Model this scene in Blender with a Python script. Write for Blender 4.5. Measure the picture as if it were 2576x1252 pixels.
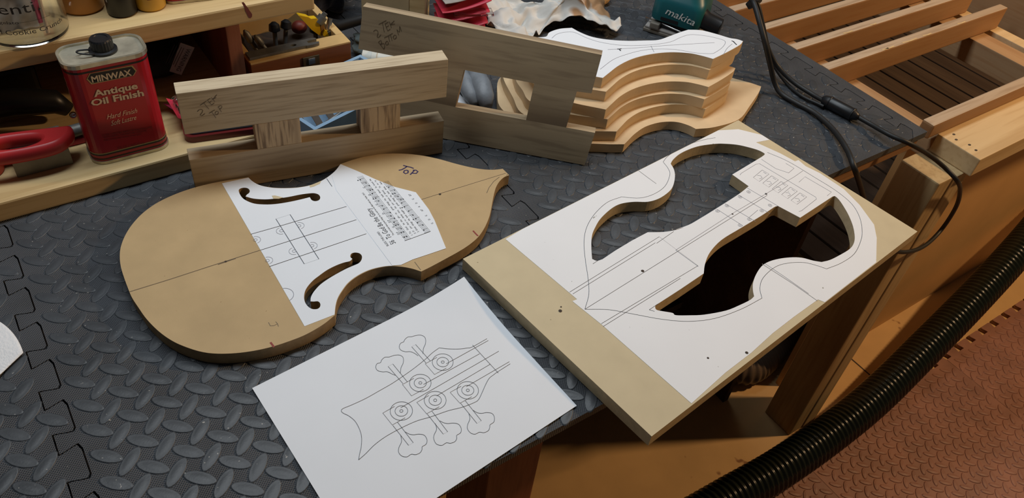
import bpy, math, random
from math import sin, cos, pi, radians, hypot
from mathutils import Vector, Matrix, noise
from mathutils.geometry import tessellate_polygon

random.seed(7)
for o in list(bpy.data.objects):
    bpy.data.objects.remove(o)
C = bpy.context.scene.collection
S = bpy.context.scene

# ------------------------------------------------------------------ camera
# World: X runs along the bench, Y from the bench front to the wall, Z up; z = 0 is the bench mat.
IW, IH, FPX = 2576.0, 1252.0, 2013.4
PITCH, ROLL, CH, YAW = .7546, .1383, .7241, radians(39.5)
def _cam():
    f = Vector((0, cos(PITCH), -sin(PITCH))); x = Vector((1, 0, 0)); u = x.cross(f)
    r = cos(ROLL)*x + sin(ROLL)*u; up = -sin(ROLL)*x + cos(ROLL)*u
    M = Matrix.Rotation(-YAW, 3, 'Z')
    return M @ r, M @ up, M @ f
RT, UPV, FW = _cam()
O = Vector((0, 0, CH))
cd = bpy.data.cameras.new('camera'); cam = bpy.data.objects.new('camera', cd); C.objects.link(cam)
cd.sensor_width = 36; cd.lens = FPX/IW*36; cd.clip_start = .02; cd.clip_end = 50
m3 = Matrix((RT, UPV, -FW)).transposed()
cam.matrix_world = Matrix.Translation(O) @ m3.to_4x4()
S.camera = cam

# ------------------------------------------------------------------ light and exposure
S.view_settings.view_transform = 'Standard'; S.view_settings.look = 'None'
S.view_settings.gamma = 1; S.view_settings.use_curve_mapping = False
S.view_settings.exposure = 0.0
w = bpy.data.worlds.new('room_air'); S.world = w; w.use_nodes = True
w.node_tree.nodes['Background'].inputs[0].default_value = (1, .9, .78, 1)
w.node_tree.nodes['Background'].inputs[1].default_value = .025
def area(name, loc, target, sx, sy, power, col):
    l = bpy.data.lights.new(name, 'AREA'); l.shape = 'RECTANGLE'; l.size = sx; l.size_y = sy; l.energy = power; l.color = col
    o = bpy.data.objects.new(name, l); C.objects.link(o); o.location = loc
    o.rotation_euler = (Vector(target)-Vector(loc)).to_track_quat('-Z', 'Y').to_euler()
    return o
area('ceiling_tube_light', (.6, 1.0, 1.35), (.6, .75, 0), 1.8, .25, 17, (.87, .945, 1))
def bulb(name, loc, r, power, col):
    l = bpy.data.lights.new(name, 'POINT'); l.energy = power; l.color = col; l.shadow_soft_size = r
    o = bpy.data.objects.new(name, l); C.objects.link(o); o.location = loc
    return o
bulb('ceiling_bulb', (2.5, -.12, 1.2), .06, 90, (1, .64, .33))

# ------------------------------------------------------------------ geometry helpers
def ray(a, b): return (a-IW/2)*RT - (b-IH/2)*UPV + FPX*FW
def U(a, b, z=0):
    d = ray(a, b); return O + d*((z-CH)/d.z)
def UY(a, b, Y):
    d = ray(a, b); return O + d*(Y/d.y)
def UP(a, b, P, n):
    d = ray(a, b); return O + d*((P-O).dot(n)/d.dot(n))
def zoomer(x0, y0, s): return lambda a, b: (x0+a/s, y0+b/s)

def mesh(name, vs, fs, smooth=False):
    me = bpy.data.meshes.new(name); me.from_pydata([tuple(v) for v in vs], [], fs); me.update()
    if smooth:
        me.polygons.foreach_set('use_smooth', [True]*len(me.polygons))
    return me
class G:
    """collects verts and faces"""
    def __init__(s): s.v = []; s.f = []
    def add(s, vs, fs):
        n = len(s.v); s.v += [Vector(v) for v in vs]; s.f += [tuple(i+n for i in f) for f in fs]; return s
    def box(s, x0, x1, y0, y1, z0, z1, bev=0):
        if bev <= 0:
            vs = [(x, y, z) for z in (z0, z1) for y in (y0, y1) for x in (x0, x1)]
            return s.add(vs, [(0, 2, 3, 1), (4, 5, 7, 6), (0, 1, 5, 4), (2, 6, 7, 3), (0, 4, 6, 2), (1, 3, 7, 5)])
        b = bev
        import bmesh
        bm = bmesh.new(); bmesh.ops.create_cube(bm, size=1)
        for v in bm.verts:
            v.co = Vector(((x0+x1)/2+v.co.x*(x1-x0), (y0+y1)/2+v.co.y*(y1-y0), (z0+z1)/2+v.co.z*(z1-z0)))
        bmesh.ops.bevel(bm, geom=bm.edges[:], offset=b, segments=2, profile=.6, affect='EDGES')
        bm.verts.index_update()
        vs = [v.co.copy() for v in bm.verts]; fs = [tuple(v.index for v in f.verts) for f in bm.faces]; bm.free()
        return s.add(vs, fs)
    def tube(s, pts, r, n=10, caps=True, rf=None):
        pts = [Vector(p) for p in pts]; vs = []; fs = []; up = Vector((0, 0, 1)); prev = None
        for i, p in enumerate(pts):
            t = (pts[min(i+1, len(pts)-1)]-pts[max(i-1, 0)]).normalized()
            if prev is None:
                a = t.cross(up if abs(t.z) < .9 else Vector((1, 0, 0))).normalized()
            else:
                a = (prev - t*prev.dot(t)).normalized()
            prev = a; b = t.cross(a); rr = rf(i) if rf else r
            for k in range(n):
                an = 2*pi*k/n; vs.append(p + a*(cos(an)*rr) + b*(sin(an)*rr))
        for i in range(len(pts)-1):
            for k in range(n):
                k2 = (k+1) % n; fs.append((i*n+k, i*n+k2, (i+1)*n+k2, (i+1)*n+k))
        if caps: fs += [tuple(range(n))[::-1], tuple(range((len(pts)-1)*n, len(pts)*n))]
        return s.add(vs, fs)
    def lathe(s, prof, n=32, c=(0, 0), closed=False):
        vs = []; fs = []
        for r, z in prof:
            for k in range(n):
                a = 2*pi*k/n; vs.append((c[0]+r*cos(a), c[1]+r*sin(a), z))
        for i in range(len(prof)-1):
            for k in range(n):
                k2 = (k+1) % n; fs.append((i*n+k, i*n+k2, (i+1)*n+k2, (i+1)*n+k))
        return s.add(vs, fs)
    def prism(s, poly, holes, zf0, zf1, top=True, bottom=True, sides=True):
        """poly and holes are lists of 2D points; zf0/zf1 map (x, y) to 3D for bottom and top"""
        loops = [poly]+holes; flat = [p for l in loops for p in l]
        tri = tessellate_polygon([[Vector((p[0], p[1], 0)) for p in l] for l in loops])
        n = len(flat); vs = [zf1(p) for p in flat]+[zf0(p) for p in flat]; fs = []
        for t in tri:
            a, b, c = (Vector((flat[i][0], flat[i][1])) for i in t)
            ccw = (b-a).cross(c-a) > 0
            t = tuple(t) if ccw else tuple(t)[::-1]
            if top: fs.append(t)
            if bottom: fs.append(tuple(i+n for i in t[::-1]))
        if sides:
            st = 0
            for li, l in enumerate(loops):
                ar = sum(l[i][0]*l[(i+1) % len(l)][1]-l[(i+1) % len(l)][0]*l[i][1] for i in range(len(l)))
                out = (ar > 0) == (li == 0)
                for i in range(len(l)):
                    a, b = st+i, st+(i+1) % len(l)
                    fs.append((a, a+n, b+n, b) if out else (b, b+n, a+n, a))
                st += len(l)
        return s.add(vs, fs)
    def ribbon(s, pts, n, wd, closed=False):
        pts = [Vector(p) for p in pts]; n = Vector(n)
        if closed: pts = pts+[pts[0]]
        vs = []; fs = []; m = len(pts)
        for i, p in enumerate(pts):
            if closed: t = pts[(i+1) % (m-1)]-pts[(i-1) % (m-1)]
            else: t = pts[min(i+1, m-1)]-pts[max(i-1, 0)]
            if t.length < 1e-9: t = Vector((1, 0, 0))
            sd = n.cross(t.normalized()).normalized()*(wd/2); vs += [p-sd, p+sd]
        for i in range(m-1): fs.append((2*i, 2*i+2, 2*i+3, 2*i+1))
        return s.add(vs, fs)
    def text(s, body, org, ex, ey, size, align='LEFT', spacing=1.0, shear=0.0, fit=None, bold=0.0):
        cu = bpy.data.curves.new('t', 'FONT'); cu.body = body; cu.size = 1; cu.align_x = align; cu.resolution_u = 2
        cu.space_character = spacing; cu.shear = shear; cu.offset = bold
        ob = bpy.data.objects.new('t', cu); C.objects.link(ob)
        dg = bpy.context.evaluated_depsgraph_get(); me = bpy.data.meshes.new_from_object(ob.evaluated_get(dg))
        xs = [v.co.x for v in me.vertices]
        if not xs: xs = [0, 1]
        org, ex, ey = Vector(org), Vector(ex), Vector(ey)
        sx = (fit/(max(xs)-min(xs))) if fit else size
        x0 = min(xs) if fit else 0
        vs = [org+ex*((v.co.x-x0)*sx)+ey*(v.co.y*size) for v in me.vertices]; fs = [tuple(p.vertices) for p in me.polygons]
        s.add(vs, fs); bpy.data.objects.remove(ob); bpy.data.curves.remove(cu); bpy.data.meshes.remove(me)
        return s

def smooth_path(pts, corners=(), n=6, closed=True):
    """Catmull-Rom through 2D/3D points; indices in corners stay sharp"""
    m = len(pts); out = []; pts = [Vector(p) for p in pts]; cs = set(i % m for i in corners)
    seg = m if closed else m-1
    for i in range(seg):
        p1, p2 = pts[i], pts[(i+1) % m]
        p0 = pts[i-1] if (closed or i > 0) else p1+(p1-p2)
        p3 = pts[(i+2) % m] if (closed or i+2 < m) else p2+(p2-p1)
        if i in cs: p0 = p1+(p1-p2)
        if (i+1) % m in cs: p3 = p2+(p2-p1)
        if i in cs and (i+1) % m in cs:
            out.append(p1); continue
        for k in range(n):
            t = k/n
            out.append(.5*((2*p1)+(-p0+p2)*t+(2*p0-5*p1+4*p2-p3)*t*t+(-p0+3*p1-3*p2+p3)*t**3))
    if not closed: out.append(pts[-1])
    return out

# ------------------------------------------------------------------ object helpers
def tag(o, label=None, cat=None, group=None, kind=None):
    if label: o['label'] = label
    if cat: o['category'] = cat
    if group: o['group'] = group
    if kind: o['kind'] = kind
    return o
def thing(name, label, cat, loc=(0, 0, 0), rz=0, group=None, kind=None):
    o = bpy.data.objects.new(name, None); C.objects.link(o); o.empty_display_size = .02
    o.matrix_world = Matrix.Translation(Vector(loc)) @ Matrix.Rotation(rz, 4, 'Z')
    return tag(o, label, cat, group, kind)
def wm(o):
    return wm(o.parent) @ o.matrix_basis if o.parent else o.matrix_basis.copy()
def put(name, g, mt, parent=None, world=False, smooth=False, label=None, kind=None, loc=None, rot=None, auto=None):
    """g: G or mesh. world=True: verts are world coordinates and are brought into the parent's frame"""
    if isinstance(g, G):
        vs = g.v
        if world and parent is not None:
            inv = wm(parent).inverted(); vs = [inv @ v for v in vs]
        elif world:
            pass
        me = mesh(name, vs, g.f, smooth)
    else: me = g
    if mt is not None: me.materials.clear(); me.materials.append(mt)
    o = bpy.data.objects.new(name, me); C.objects.link(o)
    if parent is not None: o.parent = parent
    if loc is not None: o.location = loc
    if rot is not None: o.rotation_euler = rot
    if auto is not None and smooth:
        try: me.set_sharp_from_angle(angle=radians(auto))
        except Exception: pass
    if label: o['label'] = label
    if kind: o['kind'] = kind
    return o
def rebase(o, loc):
    """move a top-level mesh's origin to loc without moving the shape"""
    loc = Vector(loc); o.data.transform(Matrix.Translation(-loc)); o.location = loc; return o

# ------------------------------------------------------------------ materials
def nodes(name):
    m = bpy.data.materials.new(name); m.use_nodes = True; nt = m.node_tree
    return m, nt, nt.nodes['Principled BSDF']
def plain(name, col, rough=.5, metal=0, var=.0, scale=40, bump=0, bscale=200, spec=.5, trans=0, ior=1.45, coat=0, sheen=0, speck=None, specks=300, spth=.72):
    m, nt, b = nodes(name); N = nt.nodes; L = nt.links
    b.inputs['Base Color'].default_value = (*col, 1); b.inputs['Roughness'].default_value = rough; b.inputs['Metallic'].default_value = metal
    b.inputs['Specular IOR Level'].default_value = spec; b.inputs['IOR'].default_value = ior
    b.inputs['Transmission Weight'].default_value = trans; b.inputs['Coat Weight'].default_value = coat; b.inputs['Sheen Weight'].default_value = sheen
    tc = N.new('ShaderNodeTexCoord')
    last = None
    if var:
        nz = N.new('ShaderNodeTexNoise'); nz.inputs['Scale'].default_value = scale; nz.inputs['Detail'].default_value = 6
        L.new(tc.outputs['Object'], nz.inputs['Vector'])
        r = N.new('ShaderNodeValToRGB'); r.color_ramp.elements[0].position = .3; r.color_ramp.elements[1].position = .7
        r.color_ramp.elements[0].color = (*[c*(1-var) for c in col], 1); r.color_ramp.elements[1].color = (*[min(1, c*(1+var)) for c in col], 1)
        L.new(nz.outputs[0], r.inputs[0]); L.new(r.outputs[0], b.inputs['Base Color']); last = r.outputs[0]
    if speck:
        vz = N.new('ShaderNodeTexNoise'); vz.inputs['Scale'].default_value = specks; vz.inputs['Detail'].default_value = 2
        L.new(tc.outputs['Object'], vz.inputs['Vector'])
        rr = N.new('ShaderNodeValToRGB'); rr.color_ramp.elements[0].position = spth; rr.color_ramp.elements[1].position = spth+.04
        L.new(vz.outputs[0], rr.inputs[0])
        mx = N.new('ShaderNodeMix'); mx.data_type = 'RGBA'; L.new(rr.outputs[0], mx.inputs[0])
        if last: L.new(last, mx.inputs[6])
        else: mx.inputs[6].default_value = (*col, 1)
        mx.inputs[7].default_value = (*speck, 1); L.new(mx.outputs[2], b.inputs['Base Color'])
    if bump:
        n2 = N.new('ShaderNodeTexNoise'); n2.inputs['Scale'].default_value = bscale; n2.inputs['Detail'].default_value = 4
        L.new(tc.outputs['Object'], n2.inputs['Vector'])
        bp = N.new('ShaderNodeBump'); bp.inputs['Strength'].default_value = bump; bp.inputs['Distance'].default_value = .002
        L.new(n2.outputs[0], bp.inputs['Height']); L.new(bp.outputs[0], b.inputs['Normal'])
    return m
def wood(name, dark, light, axis=0, rough=.6, fine=220, coarse=18, stretch=.06, streak=.5, streakcol=None, bump=.25, spec=.35, wobble=.35, streakpos=(.62, .8)):
    """long-grain wood; the grain runs along the object's own axis"""
    m, nt, b = nodes(name); N = nt.nodes; L = nt.links
    tc = N.new('ShaderNodeTexCoord'); oi = N.new('ShaderNodeObjectInfo')
    ad = N.new('ShaderNodeVectorMath'); ad.operation = 'MULTIPLY_ADD'
    L.new(tc.outputs['Object'], ad.inputs[0]); ad.inputs[1].default_value = (1, 1, 1)
    mul = N.new('ShaderNodeMath'); mul.operation = 'MULTIPLY'; mul.inputs[1].default_value = 7.3
    L.new(oi.outputs['Random'], mul.inputs[0]); cb = N.new('ShaderNodeCombineXYZ')
    for k in range(3): L.new(mul.outputs[0], cb.inputs[k])
    L.new(cb.outputs[0], ad.inputs[2])
    mp = N.new('ShaderNodeMapping'); sc = [1, 1, 1]; sc[axis] = stretch; mp.inputs['Scale'].default_value = sc
    L.new(ad.outputs[0], mp.inputs[0])
    n1 = N.new('ShaderNodeTexNoise'); n1.inputs['Scale'].default_value = coarse; n1.inputs['Detail'].default_value = 5; n1.inputs['Distortion'].default_value = wobble
    n2 = N.new('ShaderNodeTexNoise'); n2.inputs['Scale'].default_value = fine; n2.inputs['Detail'].default_value = 3
    L.new(mp.outputs[0], n1.inputs['Vector']); L.new(mp.outputs[0], n2.inputs['Vector'])
    r1 = N.new('ShaderNodeValToRGB'); r1.color_ramp.elements[0].position = .32; r1.color_ramp.elements[1].position = .68
    r1.color_ramp.elements[0].color = (*dark, 1); r1.color_ramp.elements[1].color = (*light, 1); L.new(n1.outputs[0], r1.inputs[0])
    r2 = N.new('ShaderNodeValToRGB'); r2.color_ramp.elements[0].position = .34; r2.color_ramp.elements[1].position = .52
    sc_ = streakcol or tuple(c*.55 for c in dark)
    r2.color_ramp.elements[0].color = (1, 1, 1, 1); r2.color_ramp.elements[1].color = (0, 0, 0, 1); L.new(n2.outputs[0], r2.inputs[0])
    mx = N.new('ShaderNodeMix'); mx.data_type = 'RGBA'
    sm = N.new('ShaderNodeMath'); sm.operation = 'MULTIPLY'; sm.inputs[1].default_value = streak; L.new(r2.outputs[0], sm.inputs[0])
    L.new(sm.outputs[0], mx.inputs[0]); L.new(r1.outputs[0], mx.inputs[6]); mx.inputs[7].default_value = (*sc_, 1)
    n3 = N.new('ShaderNodeTexNoise'); n3.inputs['Scale'].default_value = coarse*.8; n3.inputs['Detail'].default_value = 2; n3.inputs['Distortion'].default_value = .6
    L.new(mp.outputs[0], n3.inputs['Vector'])
    r3 = N.new('ShaderNodeValToRGB'); r3.color_ramp.elements[0].position = streakpos[0]; r3.color_ramp.elements[1].position = streakpos[1]
    r3.color_ramp.elements[0].color = (0, 0, 0, 1); r3.color_ramp.elements[1].color = (.8, .8, .8, 1); L.new(n3.outputs[0], r3.inputs[0])
    m2 = N.new('ShaderNodeMix'); m2.data_type = 'RGBA'; L.new(r3.outputs[0], m2.inputs[0]); L.new(mx.outputs[2], m2.inputs[6]); m2.inputs[7].default_value = (*sc_, 1)
    L.new(m2.outputs[2], b.inputs['Base Color'])
    b.inputs['Roughness'].default_value = rough; b.inputs['Specular IOR Level'].default_value = spec
    bp = N.new('ShaderNodeBump'); bp.inputs['Strength'].default_value = bump; bp.inputs['Distance'].default_value = .0006
    L.new(n2.outputs[0], bp.inputs['Height']); L.new(bp.outputs[0], b.inputs['Normal'])
    return m
def foam(name, col, micro=True, rough=.5):
    m, nt, b = nodes(name); N = nt.nodes; L = nt.links
    tc = N.new('ShaderNodeTexCoord')
    nz = N.new('ShaderNodeTexNoise'); nz.inputs['Scale'].default_value = 14; nz.inputs['Detail'].default_value = 8; L.new(tc.outputs['Object'], nz.inputs['Vector'])
    r = N.new('ShaderNodeValToRGB'); r.color_ramp.elements[0].position = .3; r.color_ramp.elements[1].position = .75
    r.color_ramp.elements[0].color = (*[c*.8 for c in col], 1); r.color_ramp.elements[1].color = (*[c*1.25 for c in col], 1)
    L.new(nz.outputs[0], r.inputs[0])
    # pale sawdust specks
    sp = N.new('ShaderNodeTexNoise'); sp.inputs['Scale'].default_value = 260; sp.inputs['Detail'].default_value = 1; L.new(tc.outputs['Object'], sp.inputs['Vector'])
    rs = N.new('ShaderNodeValToRGB'); rs.color_ramp.elements[0].position = .765; rs.color_ramp.elements[1].position = .8; L.new(sp.outputs[0], rs.inputs[0])
    mx = N.new('ShaderNodeMix'); mx.data_type = 'RGBA'; L.new(rs.outputs[0], mx.inputs[0]); L.new(r.outputs[0], mx.inputs[6]); mx.inputs[7].default_value = (.35, .33, .3, 1)
    L.new(mx.outputs[2], b.inputs['Base Color'])
    rr = N.new('ShaderNodeMapRange'); rr.inputs['To Min'].default_value = rough-.07; rr.inputs['To Max'].default_value = rough+.13; L.new(nz.outputs[0], rr.inputs[0]); L.new(rr.outputs[0], b.inputs['Roughness'])
    b.inputs['Specular IOR Level'].default_value = .5
    bp = N.new('ShaderNodeBump')
    if micro:
        sx = N.new('ShaderNodeSeparateXYZ')
        mp = N.new('ShaderNodeMapping'); mp.inputs['Rotation'].default_value = (0, 0, radians(45)); L.new(tc.outputs['Object'], mp.inputs[0]); L.new(mp.outputs[0], sx.inputs[0])
        outs = []
        for k in range(2):
            mu = N.new('ShaderNodeMath'); mu.operation = 'MULTIPLY'; mu.inputs[1].default_value = 2*pi/.0021; L.new(sx.outputs[k], mu.inputs[0])
            si = N.new('ShaderNodeMath'); si.operation = 'SINE'; L.new(mu.outputs[0], si.inputs[0]); outs.append(si)
        ma = N.new('ShaderNodeMath'); ma.operation = 'MINIMUM'; L.new(outs[0].outputs[0], ma.inputs[0]); L.new(outs[1].outputs[0], ma.inputs[1])
        bp.inputs['Strength'].default_value = .75; bp.inputs['Distance'].default_value = .0008; L.new(ma.outputs[0], bp.inputs['Height'])
    else:
        n2 = N.new('ShaderNodeTexNoise'); n2.inputs['Scale'].default_value = 500; L.new(tc.outputs['Object'], n2.inputs['Vector'])
        bp.inputs['Strength'].default_value = .3; bp.inputs['Distance'].default_value = .0004; L.new(n2.outputs[0], bp.inputs['Height'])
    L.new(bp.outputs[0], b.inputs['Normal'])
    return m
def glassy(name, col, rough=.05):
    m, nt, b = nodes(name)
    b.inputs['Base Color'].default_value = (*col, 1); b.inputs['Roughness'].default_value = rough; b.inputs['Transmission Weight'].default_value = 1; b.inputs['IOR'].default_value = 1.35
    return m

M = {}
M['foam'] = foam('dark_grey_foam', (.070, .076, .086), True, .48)
M['foam_lens'] = foam('dark_grey_foam_smooth', (.048, .053, .060), False, .44)  # same foam, coloured darker because the mat's micro-texture scatters more light
M['brown_foam'] = foam('brown_foam', (.27, .125, .085), False, .5)
M['mdf'] = plain('brown_mdf', (.50, .355, .185), .6, var=.07, scale=22, bump=.05, bscale=900, spec=.3, speck=(.26, .16, .07), specks=240, spth=.77)
M['mdf_edge'] = plain('mdf_sawn_edge', (.36, .255, .14), .75, var=.12, scale=120, bump=.1, bscale=700, spec=.2)
M['mdf_pale'] = plain('pale_mdf', (.60, .50, .32), .6, var=.04, scale=30, bump=.05, bscale=900, spec=.3, speck=(.3, .24, .14), specks=170, spth=.78)
M['mdf_pale_edge'] = plain('pale_mdf_sawn_edge', (.56, .45, .28), .75, var=.1, scale=120, bump=.1, bscale=700, spec=.2)
M['ply'] = plain('tan_sheet_wood', (.68, .50, .30), .65, var=.07, scale=30, bump=.05, bscale=600, spec=.25)
M['paper'] = plain('white_paper', (.79, .82, .865), .65, var=.015, scale=12, spec=.25)
M['paper_spot'] = plain('white_paper_with_dust', (.83, .835, .85), .65, var=.015, scale=12, spec=.25, speck=(.25, .24, .2), specks=120, spth=.77)
M['ink'] = plain('black_ink', (.03, .03, .035), .6)
M['ink_grey'] = plain('fine_grey_ink', (.22, .22, .25), .6)
M['pencil'] = plain('pencil_graphite', (.14, .10, .06), .5)
M['marker'] = plain('violet_marker', (.03, .02, .09), .5)
M['redink'] = plain('dark_red_ink', (.25, .03, .02), .5)
M['limba'] = wood('pale_limba', (.43, .335, .215), (.60, .49, .335), 0, .6, 260, 14, .05, .45, (.22, .14, .07), .3, streakpos=(.75, .95))
M['limba_dark'] = wood('streaky_limba', (.31, .225, .13), (.52, .405, .265), 0, .6, 200, 16, .05, .3, (.14, .085, .045), .3, streakpos=(.55, .72))
M['limba_v'] = wood('limba_block_grain', (.44, .31, .18), (.60, .45, .28), 2, .65, 300, 30, .07, .75, (.12, .07, .04), .4, streakpos=(.58, .68))
M['korina'] = wood('grey_brown_limba', (.37, .275, .17), (.51, .395, .25), 0, .6, 150, 11, .08, .35, (.17, .115, .07), .25, wobble=.9, streakpos=(.54, .64))
M['pine'] = wood('yellow_pine', (.56, .39, .17), (.70, .52, .27), 0, .6, 120, 12, .06, .3, (.36, .2, .07), .3, streakpos=(.62, .8))
M['pine_y'] = wood('yellow_pine_cross', (.52, .35, .15), (.66, .48, .25), 1, .6, 120, 12, .06, .3, (.36, .2, .07), .3, streakpos=(.62, .8))
M['fir'] = wood('orange_fir', (.30, .155, .068), (.40, .225, .105), 0, .6, 130, 14, .06, .3, (.3, .13, .04), .3, streakpos=(.66, .85))
M['fir_y'] = wood('orange_fir_cross', (.34, .20, .10), (.45, .285, .15), 1, .6, 130, 14, .06, .3, (.3, .13, .04), .3, streakpos=(.66, .85))
M['stud'] = wood('stud_lumber', (.58, .41, .21), (.72, .55, .32), 0, .6, 110, 10, .06, .25, (.4, .24, .1), .3, streakpos=(.64, .84))
M['post'] = wood('post_lumber', (.44, .31, .15), (.58, .42, .22), 2, .65, 110, 14, .06, .3, (.25, .14, .05), .35, streakpos=(.62, .8))
M['shaded_wood'] = wood('shade_dark_boards', (.055, .034, .022), (.10, .065, .042), 1, .7, 120, 12, .06, .3, None, .3)  # deep brown puts the shade below the slats into the colour
M['post_red'] = wood('red_brown_fir', (.22, .075, .035), (.32, .12, .06), 2, .6, 200, 30, .08, .3, (.12, .04, .02), .3)
M['boxwood'] = plain('box_rim_wood', (.60, .40, .17), .5, var=.08, scale=40)
M['boxside'] = wood('box_side_stained', (.20, .07, .025), (.27, .10, .035), 0, .5, 150, 20, .08, .3, None, .2)
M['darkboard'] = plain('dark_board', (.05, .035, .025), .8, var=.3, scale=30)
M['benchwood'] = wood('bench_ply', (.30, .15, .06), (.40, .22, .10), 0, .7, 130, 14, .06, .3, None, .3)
M['benchdark'] = wood('shade_dark_bench_wood', (.05, .026, .014), (.085, .045, .024), 0, .7, 130, 14, .06, .3, None, .3)  # bench wood darkened in colour for the shade below the mat edge
M['floor'] = plain('floor_sheet', (.58, .37, .165), .6, var=.08, scale=9, bump=.05, bscale=300, spec=.3, speck=(.25, .12, .05), specks=22, spth=.7)
M['panel'] = plain('panel_sheet', (.60, .36, .15), .6, var=.07, scale=6, spec=.3)
M['can_red'] = plain('can_red_enamel', (.42, .012, .022), .28, var=.06, scale=15, spec=.5)
M['can_tin'] = plain('can_tin', (.55, .5, .38), .38, metal=.8, var=.3, scale=60)
M['black_plastic'] = plain('black_plastic', (.012, .013, .015), .38, spec=.5)
M['black_rubber'] = plain('black_rubber', (.018, .018, .018), .5, spec=.4)
M['hose'] = plain('dark_green_black_hose', (.012, .017, .012), .24, spec=.6)
M['hose_rib'] = M['hose']
M['gold'] = plain('gold_print', (.50, .36, .16), .5)
M['cream'] = plain('cream_print', (.72, .58, .42), .5)
M['black_print'] = plain('black_print', (.02, .015, .012), .5)
M['dark_print'] = plain('dark_red_print', (.12, .004, .008), .5)
M['teal'] = plain('teal_plastic', (.006, .10, .115), .38, var=.06, scale=30, spec=.5)
M['white_print'] = plain('white_print', (.75, .78, .76), .5)
M['steel'] = plain('bright_steel', (.62, .62, .62), .25, metal=1)
M['dull_steel'] = plain('dull_steel', (.17, .17, .16), .5, metal=.6, var=.2, scale=80, bump=.1, bscale=400)
M['cast'] = plain('grey_cast_metal', (.24, .215, .18), .5, metal=.35, var=.12, scale=60, bump=.1, bscale=500)
M['red_plastic'] = plain('red_plastic', (.50, .028, .03), .38, spec=.5)
M['orange_plastic'] = plain('orange_red_plastic', (.72, .06, .02), .4)
M['yellow'] = plain('yellow_enamel', (.72, .46, .01), .4, var=.05)
M['bluetray'] = plain('pale_blue_plastic', (.25, .38, .52), .4)
M['navy'] = plain('navy_fleece', (.008, .014, .035), .95, var=.5, scale=60, bump=.8, bscale=150, sheen=.3)
M['glove'] = plain('grey_rubber_glove', (.20, .215, .235), .45, var=.2, scale=50, bump=.2, bscale=160)
M['ragmat'] = plain('white_stained_paper', (.62, .60, .56), .8, var=.05, scale=20, bump=.15, bscale=90, speck=(.45, .25, .12), specks=14, spth=.6)
M['towel'] = plain('paper_towel', (.82, .82, .83), .9, bump=.5, bscale=420)
M['card_red'] = plain('red_card', (.5, .03, .06), .45)
M['pink'] = plain('magenta_card', (.45, .04, .11), .4)
M['clear'] = glassy('clear_plastic', (.97, .96, .93), .06)
M['amber'] = glassy('amber_liquid_bottle', (.85, .42, .12), .12)
M['honey'] = plain('honey_yellow_bottle', (.62, .36, .05), .25, var=.08, spec=.5)
M['amber_s'] = plain('amber_bottle', (.50, .22, .05), .3, var=.1, scale=20)
M['brass'] = plain('latch_brass', (.12, .09, .05), .45, metal=.6)
M['tagpaper'] = plain('worn_grey_tag', (.33, .31, .29), .7, var=.15, scale=60)
M['whiteplastic'] = plain('off_white_plastic', (.62, .62, .56), .5)
M['cardboard'] = plain('pale_wood_box', (.55, .42, .24), .7, var=.08, scale=30)
M['wallpaint'] = plain('dark_back_wall', (.10, .085, .07), .8, var=.2, scale=5)
M['stain'] = plain('red_brown_stain', (.22, .06, .05), .6)
M['hosebrown'] = plain('brown_grey_hose', (.12, .085, .06), .45)

def multi(o, mats):
    o.data.materials.clear()
    for m in mats: o.data.materials.append(m)
def edge_material(o, top_m, edge_m):
    multi(o, [top_m, edge_m])
    for p in o.data.polygons:
        p.material_index = 0 if abs(p.normal.z) > .7 else 1

# ================================================================== THE SETTING
FZ = -.88          # plywood floor
TZ = -.868         # top of the floor tiles
g = G().box(-2.5, 4.5, -2.5, 3.0, FZ-.03, FZ); fl = put('floor', g, M['floor']); tag(fl, 'orange brown sheet floor with stains below the bench', None, None, 'structure')
g = G().box(-2.5, 4.5, 1.55, 1.6, FZ, 1.0); wl = put('wall_back', g, M['wallpaint']); tag(wl, 'dark wall behind the workbench', None, None, 'structure')
# seams between the floor sheets
g = G().box(1.66, 1.664, .4, .57, FZ-.001, FZ+.0006); put('sheet_joint', g, M['darkboard'], fl)

# ---- foam tile geometry
PER, DEP = .0605, .0205
def tooth_edge(x, y0, y1, phase, gap, flip=1):
    """puzzle edge along Y at x (base line); teeth stick out to +X"""
    pts = []; k0 = math.floor((y0-phase)/PER)-1; k = k0
    while phase+k*PER < y1+PER:
        b = phase+k*PER
        prof = [(.0, .013), (.004, .0125), (.012, .0098), (.018, .0085), (DEP, .0125), (DEP, .030), (DEP, .0445), (.018, .0520), (.012, .0505), (.004, .048), (0, .0475)]
        for d, yy in prof: pts.append((x+d+gap, b+yy-(gap if yy < .030 else -gap if yy > .030 else 0)))
        k += 1
    pts = [p for p in pts if y0+.004 < p[1] < y1-.004]
    return [(x+gap, y0)]+pts+[(x+gap, y1)]
def tile_poly(xl, xr, y0, y1, pl=None, prr=None, gap=.0008):
    """counter-clockwise outline; a phase makes that side a puzzle edge"""
    right = tooth_edge(xr, y0, y1, prr, -gap) if prr is not None else [(xr, y0), (xr, y1)]
    left = tooth_edge(xl, y0, y1, pl, gap) if pl is not None else [(xl, y0), (xl, y1)]
    return right + left[::-1]
LB = .0242*.70711
def lens_centers(x0, x1, y0, y1, org):
    """centres (x, y, quarter turn) of the raised lenses, alternating like diamond plate"""
    out = []; n = int(max(x1-x0, y1-y0)/LB)+6
    cx, cy = (x0+x1)/2, (y0+y1)/2
    i0 = round(((cx-org[0])-(cy-org[1]))/(2*LB)); j0 = round((-(cx-org[0])-(cy-org[1]))/(2*LB))
    for i in range(i0-n, i0+n):
        for j in range(j0-n, j0+n):
            x = org[0]+LB*(i-j); y = org[1]-LB*(i+j)
            if x0 < x < x1 and y0 < y < y1: out.append((x, y, (i+j) % 2))
    return out
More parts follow.
